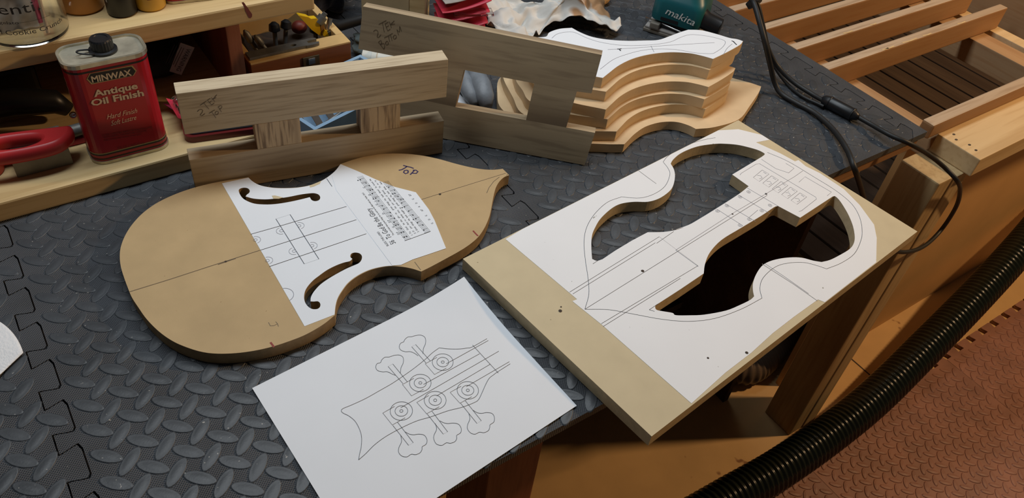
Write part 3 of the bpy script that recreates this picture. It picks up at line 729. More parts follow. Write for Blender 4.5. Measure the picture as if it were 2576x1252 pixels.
blines('pickup_print', [
    (zR, [(450, 250), (458, 238), (560, 175), (585, 170), (980, 405), (985, 418), (880, 500), (862, 505)], False, ()),
    (zR, [(790, 235), (828, 203), (770, 168)], False, ()), (zR, [(600, 140), (700, 205), (790, 235)], False, ()), (zR, [(862, 300), (905, 262), (1090, 370), (1060, 395)], False, ()), (zR, [(830, 262), (890, 220)], False, ()),
    (zR, [(395, 520), (630, 382), (830, 262)], False, ()), (zR, [(500, 340), (720, 470)], False, ()), (zR, [(440, 390), (660, 520)], False, ()), (zR, [(345, 450), (560, 575)], False, ()), (zR, [(290, 490), (470, 605)], False, ()), (zR, [(515, 545), (575, 495)], False, ()),
    (zR, [(0, 775), (395, 520)], False, ()), (zR, [(0, 775), (158, 890)], False, ()),
    (zR, [(625, 870), (760, 960), (930, 1080)], False, ()),
], M['ink_grey'], .0005)
g = G()
for k in range(5):
    a0, b0 = 605+k*66, 215+k*40
    for pts in ([(a0, b0), (a0-62, b0+52), (a0-20, b0+80), (a0+48, b0+28), (a0, b0)], [(a0-35, b0+38), (a0-10, b0+40), (a0, b0+55), (a0-20, b0+62)], [(a0+8, b0+14), (a0+30, b0+28)]):
        g.ribbon([U(*zR(a, b), ZB_) for a, b in pts], NZ, .0005)
for a, b in ((510, 368), (450, 403), (358, 465), (292, 502), (660, 462), (602, 500), (515, 560), (450, 602)):
    c = U(*zR(a, b), ZB_); circ(g, c, .0028, ZB_, .0004, n=12); circ(g, c, .0012, ZB_, .0004, n=8)
put('saddle_print', g, M['ink_grey'], ppaper, True, kind='stuff')
for f, a, b, r in ((zF, 327, 575, .0022), (zF, 668, 359, .0014), (zR, 632, 382, .0018), (zF, 722, 885, .002), (zL, 650, 1205, .0022), (zL, 655, 1180, .001), (zL, 1095, 310, .0016), (zL, 455, 640, .002), (zF, 575, 905, .0014), (zF, 1, 0, 0)):
    if r: dot('dark_speck', f, a, b, ZB_, r, M['darkboard'], board)
# fold line and torn edge of the pasted sheets
blines('sheet_overlap_line', [(zF, [(780, 548), (900, 625), (990, 688)], False, ()), (zL, [(1140, 320), (1200, 365), (1255, 405)], False, ())], M['tagpaper'], .0008)

# ================================================================== 2TEK TOP GLUE-UP
z1 = zoomer(420, 110, 3.383); z2 = zoomer(800, 110, 4.04); z3 = zoomer(900, 0, 3.13)
TA = Vector((.1719, .8806, 0)); TBv = Vector((.51195, .81376, 0)); td = (TBv-TA).normalized(); ta = math.atan2(td.y, td.x)
tn = Vector((td.y, -td.x, 0))  # faces the camera
top = thing('body_core', 'pale wooden two-rail glue-up marked 2 TEK TOP standing on edge', 'wood blank', TA, ta)
def core_box(name, s0, s1, d0, d1, z0, z1_, mt, parent, bev=.0008, label=None):
    c = Vector(((s0+s1)/2, (d0+d1)/2, (z0+z1_)/2)); hx, hy, hz = (s1-s0)/2, (d1-d0)/2, (z1_-z0)/2
    return put(name, G().box(-hx, hx, -hy, hy, -hz, hz, bev), mt, parent, loc=c, label=label)
core_box('lower_rail', 0, .347, 0, .0255, .0018, .0592, M['limba_dark'], top, label='darker streaked lower rail')
trail = core_box('upper_rail', .0015, .3487, 0, .0255, .0988, .1588, M['limba'], top)
core_box('block', .0862, .1443, 0, .0255, .0592, .0988, M['limba_v'], top)
core_box('block', .2258, .2817, 0, .0255, .0592, .0988, M['limba_v'], top)
def strokes(name, f, polys, P, n, mt, parent, wd, lift=.0003, label=None):
    g = G()
    for pts in polys:
        q = [UP(*f(a, b), P, n)+n*lift for a, b in pts]
        if len(q) > 3: q = smooth_path(q, (), 3, False)
        g.ribbon(q, n, wd)
    return put(name, g, mt, parent, True, label=label)
strokes('handwriting', z1, [
    [(260, 578), (272, 563), (292, 558), (305, 567), (298, 588), (284, 604), (298, 612), (325, 592)],
    [(283, 524), (335, 488)], [(315, 505), (335, 530), (358, 556)],
    [(345, 480), (362, 500), (381, 521)], [(345, 480), (370, 464)], [(361, 500), (380, 487)], [(381, 521), (403, 504)],
    [(378, 456), (392, 475), (408, 492)], [(425, 432), (393, 472)], [(393, 472), (420, 456)],
    [(358, 592), (408, 562)], [(380, 577), (398, 604), (418, 632)],
    [(420, 575), (410, 590), (418, 604), (434, 598), (438, 582), (428, 573), (420, 575)],
    [(437, 538), (450, 558), (464, 580)], [(437, 538), (455, 526), (467, 532), (464, 546), (450, 556)]], TA, tn, M['pencil'], trail, .0007, label='2 TEK TOP in pencil')

# ================================================================== 2TEK BOTTOM GLUE-UP (leans back a little)
BB = U(1470, 418, 0); BA = U(1115, 362, -.008); BA.z = 0
bd = (BB-BA).normalized(); bnb = NZ.cross(bd)
if bnb.dot(FW) < 0: bnb = -bnb
PHI = radians(8); bu = NZ*cos(PHI)+bnb*sin(PHI); bn = -(bnb*cos(PHI)-NZ*sin(PHI))   # bn faces the camera
bot = thing('body_core', 'grey-brown wooden rail glue-up with a window marked 2 TEK BOTTOM leaning behind', 'wood blank', BB, 0)
Rm = Matrix((bd, -bn, bu)).transposed().to_4x4()
bot.matrix_world = Matrix.Translation(BB) @ Rm
def bl(a, b):
    p = UP(a, b, BB, bn)-BB; return p.dot(bd), p.dot(bu)
uR0, uR1 = bl(1514, 138), bl(*z3(1840, 735)); uL0, uL1 = bl(*z3(40, 50)), bl(*z3(5, 385)); lR0 = bl(*z3(1868, 1045))
wn = [bl(*z3(a, b)) for a, b in ((835, 550), (768, 842), (1390, 655), (1325, 945))]; nt0, nt1 = bl(*z3(1725, 720)), bl(*z3(1640, 1005))
TH = .0172
def quad_prism(name, pts, mt, label=None):
    """pts in the glue-up's own plane; the piece is given an origin at its own middle"""
    cx = sum(p[0] for p in pts)/len(pts); cz = sum(p[1] for p in pts)/len(pts)
    g = G().prism([(p[0]-cx, p[1]-cz) for p in pts], [], lambda p: (p[0], TH/2, p[1]), lambda p: (p[0], -TH/2, p[1]))
    return put(name, g, mt, bot, loc=(cx, TH/2, cz), label=label)
zt = (uR0[1]+uL0[1])/2
lz = (lR0[1]+nt1[1]+wn[1][1]+wn[3][1])/4; uz = (uR1[1]+nt0[1]+wn[0][1]+wn[2][1]+uL1[1])/5
brail = quad_prism('upper_rail', [(uL1[0], uL1[1]), (wn[0][0], wn[0][1]), (nt0[0], nt0[1]), (uR1[0], uR1[1]), (uR0[0], uR0[1]), (uL0[0], uL0[1])], M['korina'])
quad_prism('block', [(wn[3][0], wn[3][1]), (nt1[0], nt1[1]), (nt0[0], nt0[1]), (wn[2][0], wn[2][1])], M['korina'])
quad_prism('block', [(wn[1][0]-.085, wn[1][1]+.002), (wn[1][0], wn[1][1]), (wn[0][0], wn[0][1]), (wn[0][0]-.085, uL1[1]*.4+wn[0][1]*.6)], M['korina'])
quad_prism('lower_rail', [(-.297, .002), (0, .002), (lR0[0], lR0[1]), (wn[3][0], wn[3][1]), (wn[1][0], wn[1][1]), (-.297, wn[1][1]+.003)], M['korina'])
strokes('handwriting', z3, [
    [(123, 248), (138, 236), (154, 240), (160, 258), (152, 290), (166, 292), (182, 272)],
    [(165, 192), (225, 160)], [(193, 178), (202, 215), (208, 250)],
    [(215, 188), (225, 215), (236, 243)], [(215, 188), (240, 172)], [(224, 213), (245, 200)], [(236, 243), (256, 228)],
    [(247, 168), (256, 190), (264, 216)], [(288, 162), (256, 195)], [(256, 195), (292, 188)],
    [(162, 332), (185, 360), (205, 387)], [(162, 332), (182, 318), (188, 335), (178, 350)], [(178, 350), (205, 343), (212, 365), (205, 387)],
    [(225, 325), (218, 342), (230, 355), (241, 342), (236, 326), (225, 325)],
    [(208, 298), (275, 262)], [(240, 282), (252, 328)], [(258, 272), (270, 318)],
    [(290, 275), (278, 290), (288, 308), (302, 296), (302, 280), (290, 275)],
    [(322, 275), (308, 232), (328, 252), (330, 205), (345, 248)]], BB, bn, M['pencil'], brail, .0008, label='2 TEK BOTTOM in pencil')

# ================================================================== STACK OF BLANKS
zS = zoomer(1350, 0, 3.13)
TK = .0175
ztop = TK*6
top_out = [U(*zS(a, b), ztop).to_2d() for a, b in [(1390, 465), (1300, 440), (1200, 420), (1050, 413), (900, 428), (760, 463), (650, 515), (570, 575), (520, 615)]]
hid = [(.712, .783), (.685, .812), (.677, .842), (.683, .870), (.697, .892), (.718, .892)]
back = [U(*zS(a, b), ztop).to_2d() for a, b in [(70, 290), (100, 255), (180, 228), (275, 220), (340, 255), (430, 290), (550, 312), (700, 322), (850, 320), (960, 315), (1050, 285), (1130, 255), (1195, 235), (1300, 240), (1420, 270), (1520, 300), (1580, 310), (1625, 325), (1600, 355), (1500, 412)]]
raw = top_out+[Vector(h) for h in hid]+back
crn = [0, 8, 8+7+3, 8+7+12, 8+7+17]
stack_poly = smooth_path(raw, crn, 5)
RC = [(.895, .671), (.9155, .6925), (.9135, .6945), (.9265, .7005), (.9405, .7185), (.947, .718)]
LC = [(.762, .691), (.765, .701), (.751, .716), (.740, .718), (.750, .736), (.746, .750)]
r5, l5 = Vector(RC[5]), Vector(LC[5])
STACK = ['tan curved wooden blank at the bottom of the stack, sticking out to the right', 'tan curved wooden blank, second from the bottom of the stack', 'tan curved wooden blank, third from the bottom of the stack', 'tan curved wooden blank, third from the top of the stack', 'tan curved wooden blank just under the paper-covered one', 'tan curved wooden blank on top of the stack covered with white paper']
HIDW = {1: [(.70, .735), (.665, .775), (.649, .812), (.661, .851), (.679, .906), (.70, .925)], 2: [(.70, .752), (.673, .785), (.662, .813), (.669, .839), (.677, .87), (.70, .90)], 3: [(.70, .76), (.69, .79), (.685, .815), (.69, .85), (.70, .875), (.72, .89)]}
def cross2(a, b): return a.x*b.y-a.y*b.x
for i in range(6):
    r, l = Vector(RC[i]), Vector(LC[i]); a = (l-r); b = (l5-r5)
    sc = a.length/b.length; sc = 1+(sc-1)*(.55 if i else .35); an = math.atan2(cross2(b, a), b.dot(a))*(.6 if i else .2)
    R2 = Matrix.Rotation(an, 2); mid = (r+l)/2; mid5 = (r5+l5)/2
    src = stack_poly
    if i in HIDW:
        Ri = R2.inverted(); src = smooth_path(top_out+[mid5+(Ri @ (Vector(h)-mid))/sc for h in HIDW[i]]+back, crn, 5)
    poly = [mid+(R2 @ (p-mid5))*sc for p in src]
    if i == 0:
        # the lowest blank is longer to the right
        lowout = [U(*zS(p, q), TK).to_2d() for p, q in [(1255, 1015), (1200, 988), (1120, 963), (1040, 957), (950, 967), (850, 1000), (770, 1055), (715, 1110), (690, 1135)]]
        lowhid = [(.735, .705), (.69, .735), (.655, .79), (.643, .852), (.661, .893), (.693, .932), (.74, .93)]
        lowback = [(.80, .895), (.86, .85), (.93, .815), (.985, .80), (1.04, .785)]
        tip = [U(*zS(p, q), TK).to_2d() for p, q in [(1640, 640), (1768, 680), (1750, 725), (1680, 830), (1590, 940), (1400, 1000)]]
        rr = lowout+[Vector(h) for h in lowhid]+[Vector(h) for h in lowback]+tip
        poly = smooth_path(rr, [0, 8, len(lowout)+len(lowhid)+len(lowback)+1], 5)
    cx = sum((p.x for p in poly))/len(poly); cy = sum((p.y for p in poly))/len(poly)
    z0 = TK*i+(.0018 if i == 0 else .0002); z1_ = TK*(i+1)
    if i < 5:
        g = G().prism(poly, [], lambda p: (p[0]-cx, p[1]-cy, 0), lambda p: (p[0]-cx, p[1]-cy, z1_-z0))
        o = put('body_blank', g, M['ply'], None, loc=(cx, cy, z0)); tag(o, STACK[i], 'wood blank', 'stack of curved blanks')
    else:
        bl_t = thing('body_blank', STACK[i], 'wood blank', (cx, cy, z0), 0, 'stack of curved blanks')
        put('blank', flat_prism(poly, [], z0, z1_), M['ply'], bl_t, True)
        inner = [p+(Vector((cx, cy))-p).normalized()*.0004 for p in poly]
        spaper = put('pattern_paper', flat_prism(inner, [], z1_+.0001, z1_+.0004), M['paper'], bl_t, True, label='white paper pattern')
        g = G(); zz = z1_+.0006
        for pts in ([(120, 300), (160, 268), (230, 252), (300, 255), (400, 300), (520, 335), (700, 358), (900, 352), (1050, 330), (1130, 295), (1210, 272), (1320, 280), (1420, 300), (1485, 325), (1465, 370), (1410, 410), (1370, 422), (1250, 415), (1100, 390), (950, 385), (820, 398), (700, 430), (600, 470), (500, 545)], [(560, 390), (800, 375), (1050, 355), (1400, 335)], [(1540, 345), (1500, 380), (1470, 430)], [(900, 360), (925, 410)]):
            P = [U(*zS(a, b), zz) for a, b in pts]; g.ribbon(smooth_path(P, (), 4, False), NZ, .0006)
        put('printed_lines', g, M['ink_grey'], spaper, True)
        g = G()
        for pts in ([(635, 385), (655, 385), (668, 382)], [(650, 385), (662, 400)], [(1535, 320), (1555, 328)], [(1548, 325), (1575, 352)]): g.ribbon([U(*zS(a, b), zz+.0001) for a, b in pts], NZ, .0018)
        put('staple_mark', g, M['ink'], spaper, True, kind='stuff')

# ================================================================== SHELF UNIT AT THE BACK
PZ = .030
sh = thing('wooden_shelf', 'two-level yellow pine shelf standing at the back of the bench', 'shelf', (-.1, 1.1, .0005))
plank('base_plank', -.85, .31, .935, 1.42, .0018, PZ, M['pine'], sh, .003)
uplank = plank('upper_plank', -.85, .418, 1.03, 1.40, .147, .1735, M['pine'], sh, .003)
plank('divider', .286, .306, 1.032, 1.40, PZ, .147, M['post_red'], sh, .001)
plank('back_panel', -.85, .306, 1.40, 1.41, PZ, .147, M['darkboard'], sh, 0)
g = G(); z5b = zoomer(590, 0, 6.259)
pts = [UY(*z5b(a, b), 1.0296) for a, b in ((110, 40), (140, 32), (165, 60), (185, 95), (205, 115), (235, 165), (262, 200), (278, 225), (275, 262), (255, 285), (225, 280), (205, 245), (188, 205), (170, 180), (165, 140), (145, 105))]
g.add(pts, [tuple(range(len(pts)))[::-1]]); put('paint_streak', g, M['stain'], uplank, True, label='dark red drip on the shelf front')

# ---- oil finish can
cx0, cx1, cy0, cy1, cz0, cz1 = .071, .168, .957, 1.009, PZ+.0005, .1755
can = thing('oil_can', 'red oblong tin can of antique oil finish with black cap', 'can', ((cx0+cx1)/2, (cy0+cy1)/2, cz0))
def rrect(x0, x1, y0, y1, r, n=6):
    out = []
    for (ox, oy, a) in ((x1-r, y0+r, -pi/2), (x1-r, y1-r, 0), (x0+r, y1-r, pi/2), (x0+r, y0+r, pi)):
        for k in range(n+1): out.append(Vector((ox+r*cos(a+pi/2*k/n), oy+r*sin(a+pi/2*k/n))))
    return out
def grow(p, d): return rrect(cx0-d, cx1+d, cy0-d, cy1+d, .017+d)
cbody = put('can_body', flat_prism(grow(0, 0), [], cz0+.004, cz1-.003), M['can_red'], can, True)
g = flat_prism(grow(0, .0012), [], cz0, cz0+.0042); put('bottom_rim', g, M['can_tin'], can, True)
g = G().prism(grow(0, .0014), [rrect(cx0+.002, cx1-.002, cy0+.002, cy1-.002, .015)], lambda p: (p[0], p[1], cz1-.004), lambda p: (p[0], p[1], cz1+.0015)); put('top_rim', g, M['can_tin'], can, True)
put('can_top', flat_prism(rrect(cx0+.002, cx1-.002, cy0+.002, cy1-.002, .015), [], cz1-.004, cz1-.0008), plain('dusty_tin_top', (.42, .38, .29), .5, metal=.4, var=.25, scale=50), can, True)
def band(name, za, zb, mt):
    g = G().prism(grow(0, .0003), [], lambda p: (p[0], p[1], za), lambda p: (p[0], p[1], zb), False, False); put(name, g, mt, cbody, True)
band('stripe', cz1-.011, cz1-.0085, M['black_print']); band('stripe', cz0+.0155, cz0+.0168, M['gold']); band('stripe', cz0+.013, cz0+.0155, M['black_print']); band('stripe', cz0+.0065, cz0+.0085, M['black_print'])
ccx, ccy = UY(258, 120, .984).x, .984
nk = G().lathe([(.0, cz1), (.0165, cz1-.001), (.0165, cz1+.002), (.013, cz1+.003), (.013, cz1+.006)], 28, (ccx, ccy)); nn = put('neck', nk, M['black_plastic'], can, True, True, auto=40)
prof = []
capg = G()
NSEG = 48
pv = []; pf = []
for (r, z) in ((.0128, cz1+.0035), (.0128, cz1+.0145), (.0118, cz1+.0165), (.0085, cz1+.0165), (.008, cz1+.0157), (0.0001, cz1+.0157)):
    for k in range(NSEG):
        rr = r+(.0004 if (k % 2 and r > .0125) else 0); a = 2*pi*k/NSEG; pv.append((ccx+rr*cos(a), ccy+rr*sin(a), z))
for i in range(5):
    for k in range(NSEG): k2 = (k+1) % NSEG; pf.append((i*NSEG+k, i*NSEG+k2, (i+1)*NSEG+k2, (i+1)*NSEG+k))
capg.add(pv, pf); put('cap', capg, M['black_plastic'], can, True)
ring = G().tube([(ccx-.030+.0*k+.016*(1-cos(2*pi*k/20))/1.2, ccy-.004+.006*sin(2*pi*k/20), cz1+.003+.003*cos(2*pi*k/20)) for k in range(21)], .0011, 6); put('cap_strap', ring, M['black_plastic'], can, True, True)
zC = zoomer(0, 0, 2.608); CF = cy0-.0004
def cf(a, b): return UY(*zC(a, b), CF)
CN = Vector((0, -1, 0))
def fpoly(name, pts, mt, lift=0):
    q = [cf(a, b)+CN*lift for a, b in pts]; g = G(); g.add(q, [tuple(range(len(q)))]); me = put(name, g, mt, cbody, True); return me
hexa = [(568, 520), (588, 482), (868, 428), (897, 463), (878, 496), (600, 553)]
fpoly('badge_border', hexa, M['gold'], .0001)
hc = (733, 491); fpoly('badge', [(hc[0]+(a-hc[0])*.955, hc[1]+(b-hc[1])*.88) for a, b in hexa], M['black_print'], .0003)
def ctext(name, body_, p0, p1, hgt_px, mt, lift=.0005, shear=0, spacing=1, bold=0.0):
    a, b = cf(*p0)+CN*lift, cf(*p1)+CN*lift; exv = (b-a); L_ = exv.length; exv.normalize(); eyv = exv.cross(CN)
    if eyv.z < 0: eyv = -eyv
    top_ = cf(p0[0], p0[1]-hgt_px); hh = abs((top_-cf(*p0)).dot(eyv))
    g = G().text(body_, a, exv, eyv, hh/.72, fit=L_, shear=shear, spacing=spacing, bold=bold); return put(name, g, mt, cbody, True)
ctext('brand_lettering', 'MINWAX', (605, 540), (865, 492), 42, M['cream'], bold=.025)
g = None
ctext('title_lettering', 'Antique', (618, 634), (905, 578), 44, M['cream'], bold=.03); ctext('title_lettering', 'Oil Finish', (602, 695), (945, 625), 44, M['cream'], bold=.03)
ctext('script_lettering', 'Hard Finish', (702, 782), (903, 737), 34, M['cream'], shear=.45); ctext('script_lettering', 'Soft Lustre', (730, 823), (897, 782), 34, M['cream'], shear=.45)
for k, (t_, p0, p1, h_) in enumerate((('DANGER: COMBUSTIBLE. HARMFUL OR FATAL IF SWALLOWED.', (672, 893), (1000, 838), 13), ('VAPOR HARMFUL. CONTENTS MAY CATCH FIRE.', (678, 908), (965, 860), 12), ('Read carefully other cautions on back panel.', (684, 924), (930, 882), 12), ('16 FL. OZ. (1 PINT) 473 mL', (770, 978), (945, 940), 14))):
    ctext('small_print', t_, p0, p1, h_, M['dark_print'])
sg = G()
for k in range(9):
    zz = cz1-.03-k*.011; sg.add([(cx0-.0004, cy0+.018+.0*k, zz), (cx0-.0004, cy0+.018+.022*(.5+.5*random.random()), zz), (cx0-.0004, cy0+.018+.02, zz+.0012), (cx0-.0004, cy0+.018, zz+.0012)], [(0, 1, 2, 3)])
put('side_print', sg, M['cream'], cbody, True)

# ---- things on the upper shelf
SZ = .174
jc = U(84, 92, SZ); jr = .0465
jc = Vector((.055, 1.068, SZ))
jar = thing('plastic_jar', 'clear round plastic jar with dark lettering on the upper shelf', 'jar', jc)
jp = [(.0005, 0), (jr-.004, 0), (jr-.001, .002), (jr, .006), (jr, .10), (jr, .116), (jr-.0014, .116), (jr-.0014, .006), (jr-.005, .003), (.0005, .003)]
put('jar_body', G().lathe(jp, 64), M['clear'], jar, False, True, auto=40)
JH = .1
def jtext(body_, a0, a1, z, hgt, mt, name):
    g = G().text(body_, (0, 0, 0), (1, 0, 0), (0, 1, 0), hgt/.72, fit=(a1-a0)*jr)
    g.v = [Vector(((jr+.0004)*cos(a0+v.x/jr), (jr+.0004)*sin(a0+v.x/jr), z+v.y)) for v in g.v]
    return put(name, g, mt, jar)
cdir = math.atan2(-jc.y, -jc.x)
jtext('talenti.', cdir-1.14, cdir+.42, .046, .0135, M['black_print'], 'lettering'); jtext('gelato', cdir-.62, cdir-.17, .0335, .004, M['black_print'], 'lettering')
jtext('d Cookie Crunch', cdir-.75, cdir+.95, .0195, .0062, M['black_print'], 'lettering')
lg = G(); lg.ribbon([((jr+.0004)*cos(cdir-.2+k*.1), (jr+.0004)*sin(cdir-.2+k*.1), .035) for k in range(9)], (cos(cdir), sin(cdir), 0), .0003); put('label_rule', lg, M['black_print'], jar)
dgk = G()
for k in range(12):
    a = cdir-.5+k*.06; dgk.add([], [])
em = G(); an = cdir-.3; em.add([((jr+.0004)*cos(an+.16*cos(i*pi/8)), (jr+.0004)*sin(an+.16*cos(i*pi/8)), .073+.007*sin(i*pi/8)) for i in range(16)], [tuple(range(16))]); put('emblem', em, M['black_print'], jar)
st = thing('wooden_stick', 'pale wooden stick standing inside the clear jar', 'stick', jc+Vector((.018, -.018, .004)))
put('stick', G().tube([(0, 0, 0), (.006, -.004, .11)], .0022, 8), M['cream'], st)
# crumpled pieces inside the jar
for k, (dx, dy, lab, mt) in enumerate(((-.012, .004, 'crumpled pale grey wrapper inside the clear jar', M['tagpaper']), (.012, .012, 'small pinkish scrap behind the stick in the clear jar', M['pink']))):
    g = G(); n_ = 10
    vs = [Vector((.0 + (i/n_-.5)*(.05 if k == 0 else .022), .006*noise.noise(Vector((i*.7, j*.6, k*9))), .004+.075*(j/n_)*(1 if k == 0 else .7))) for j in range(n_+1) for i in range(n_+1)]
    fs = [(j*(n_+1)+i, j*(n_+1)+i+1, (j+1)*(n_+1)+i+1, (j+1)*(n_+1)+i) for j in range(n_) for i in range(n_)]
    nv = len(vs); vs += [v+Vector((0, .0006, 0)) for v in vs]; fs += [tuple(i+nv for i in f[::-1]) for f in fs]
    g.add(vs, fs); o = put('wrapper', g, mt, None, loc=jc+Vector((dx, dy, 0)), smooth=True); tag(o, lab, 'scrap')
def bottle(name, label, c, r, h, mt, capm=None, group=None):
    t_ = thing(name, label, 'bottle', c, 0, group)
    put('bottle_body', G().lathe([(.0005, 0), (r*.92, 0), (r, r*.12), (r, h*.72), (r*.85, h*.82), (r*.45, h*.9), (r*.45, h), (.0005, h)], 40), mt, t_, False, True, auto=50)
    if capm: put('cap', G().lathe([(r*.55, h*.93), (r*.55, h+.012), (.0005, h+.012)], 24), capm, t_, False, True, auto=40)
    return t_
bottle('oil_bottle', 'amber brown bottle behind the clear jar on the upper shelf', (.127, 1.107, SZ), .0275, .14, M['amber_s'], M['black_plastic'])
b2 = bottle('dark_bottle', 'black bottle between the two amber ones on the upper shelf', (.168, 1.073, SZ), .0185, .10, M['black_plastic'])
put('scale_marks', G().ribbon([(-.0187*cos(.4), -.0187*sin(.4), .02+k*.004) for k in range(2)], (-1, -.4, 0), .003), M['tagpaper'], b2)
b3 = bottle('glue_bottle', 'honey yellow bottle with a printed label beside the black one', (.205, 1.076, SZ), .0195, .11, M['honey'], M['black_plastic'])
g = G()
for k in range(3):
    g.ribbon([(.0198*cos(cdir-.3+i*.09), .0198*sin(cdir-.3+i*.09), .026-k*.004) for i in range(9)], (cos(cdir), sin(cdir), 0), .0014)
put('label_print', g, M['dark_print'], b3)
tn_ = thing('red_tin', 'red rectangular tin with black stripes at the right of the upper shelf', 'tin', (.272, 1.088, SZ), radians(-8))
g = G().prism(rrect(-.046, .046, -.024, .024, .012), [], lambda p: (p[0], p[1], .003), lambda p: (p[0], p[1], .12)); put('tin_body', g, M['can_red'], tn_)
g = G().prism(rrect(-.047, .047, -.025, .025, .013), [], lambda p: (p[0], p[1], 0), lambda p: (p[0], p[1], .0035)); put('bottom_rim', g, M['can_tin'], tn_)
for za in (.0065, .013):
    g = G().prism(rrect(-.0463, .0463, -.0243, .0243, .0123), [], lambda p: (p[0], p[1], za), lambda p: (p[0], p[1], za+.003), False, False); put('stripe', g, M['black_print'], tn_)
g = G(); g.add([(-.028, -.0246, .022), (.012, -.0246, .022), (.012, -.0246, .05), (-.028, -.0246, .05)], [(0, 1, 2, 3)]); put('paper_label', g, M['tagpaper'], tn_)

# ---- red handled tool and metal box, left
mb = thing('metal_box', 'grey cast metal open box under the red handle', 'metal box', (.016, 1.004, PZ+.0005))
g = G().prism(rrect(-.033, .033, -.028, .028, .001, 2), [rrect(-.029, .029, -.024, .024, .001, 2)], lambda p: (p[0], p[1], .0), lambda p: (p[0], p[1], .0245)); put('box_wall', g, M['cast'], mb)
put('box_bottom', G().box(-.0288, .0288, -.0238, .0238, .0005, .003), M['cast'], mb)
rh = thing('red_tool', 'red plastic tool grip with an oval opening resting on the metal box', 'tool', (.016, .986, PZ+.0252), radians(-11))
oh = smooth_path([(a, b*.72) for a, b in [(-.115, -.012), (-.095, -.028), (-.05, -.034), (-.005, -.032), (.025, -.022), (.040, .0), (.044, .018), (.040, .030), (.02, .032), (-.04, .034), (-.1, .030), (-.115, .01)]], (), 5)
hh = smooth_path([(a*.9-.004, b*.68) for a, b in [(-.055, -.006), (-.035, -.016), (-.01, -.017), (.008, -.008), (.012, .004), (.003, .012), (-.022, .014), (-.045, .010)]], (), 5)
def soft_prism(poly, hole, h, r):
    """rounded-over slab with one opening"""
    g = G(); prof = [(0, 0), (r*.3, -0.0), (0, 0)]
    c = Vector((sum(p.x for p in poly)/len(poly), sum(p.y for p in poly)/len(poly)))
    def off(pl, d):
        out = []
        n = len(pl)
        for i in range(n):
            t = (pl[(i+1) % n]-pl[i-1]).normalized(); out.append(pl[i]+Vector((-t.y, t.x))*d)
        return out
    rings = []
    for d, z in ((r*.9, 0), (r*.25, r*.3), (0, r), (0, h-r), (r*.25, h-r*.3), (r*.9, h)): rings.append((off(poly, d), z))
    rings2 = []
    for d, z in ((r*.9, h), (r*.25, h-r*.3), (0, h-r), (0, r), (r*.25, r*.3), (r*.9, 0)): rings2.append((off(hole, -d), z))
    for rs, fl in ((rings, 1), (rings2, 1)):
        n = len(rs[0][0]); vs = [(p.x, p.y, z) for pl_, z in rs for p in pl_]; fs = []
        for a in range(len(rs)-1):
            for k in range(n): k2 = (k+1) % n; fs.append((a*n+k, a*n+k2, (a+1)*n+k2, (a+1)*n+k))
        g.add(vs, fs)
    g.prism([tuple(p) for p in rings[-1][0]], [[tuple(p) for p in rings2[0][0]]], lambda p: (p[0], p[1], h), lambda p: (p[0], p[1], h), True, False, False)
    g.prism([tuple(p) for p in rings[0][0]], [[tuple(p) for p in rings2[-1][0]]], lambda p: (p[0], p[1], 0), lambda p: (p[0], p[1], 0), False, True, False)
    return g
put('grip', soft_prism(oh, hh, .019, .006), M['red_plastic'], rh, smooth=True, auto=50)
oc = U(-8, 440, PZ); ot = thing('orange_cup', 'orange-red plastic cup-shaped part at the left edge of the shelf', 'plastic part', (oc.x-.008, oc.y+.012, PZ+.0005))
put('cup_wall', G().lathe([(.0005, 0), (.0185, 0), (.0195, .002), (.020, .026), (.0175, .026), (.017, .003), (.0005, .003)], 36), M['orange_plastic'], ot, False, True, auto=40)
# dark pistol-shaped tool behind, its chrome button and steel bar
dk = thing('black_tool', 'black plastic tool lying in the dark behind the red handle', 'tool', (.03, 1.075, PZ+.001))
put('tool_body', G().tube([(-.16, .03, .022), (-.08, .03, .03), (-.02, .02, .034), (.028, .004, .03), (.04, .0, .016)], .018, 14, rf=lambda i: (.012, .018, .02, .016, .01)[i]), M['black_plastic'], dk, False, True)
put('chrome_button', G().lathe([(.0045, 0), (.0045, .004), (.003, .006), (.0003, .0065)], 20), M['steel'], dk, loc=(.041, -.03, .026), rot=(radians(60), 0, radians(-10)), smooth=True)
sb = put('steel_bar', G().tube([(.052, 1.022, PZ+.018), (.058, 1.021, PZ+.018), (.15, 1.03, PZ+.018)], .0085, 16, rf=lambda i: (.0065, .0085, .0085)[i]), M['dull_steel'], None, smooth=True, auto=50); tag(sb, 'rounded dull steel bar behind the red can', 'steel bar'); rebase(sb, (.1, 1.025, PZ+.018))
rp = put('red_bracket', G().box(.05, .16, 1.014, 1.05, PZ+.0005, PZ+.009, .002), M['card_red']); tag(rp, 'flat red metal piece under the steel bar beside the can', 'metal piece'); rebase(rp, (.1, 1.03, PZ))
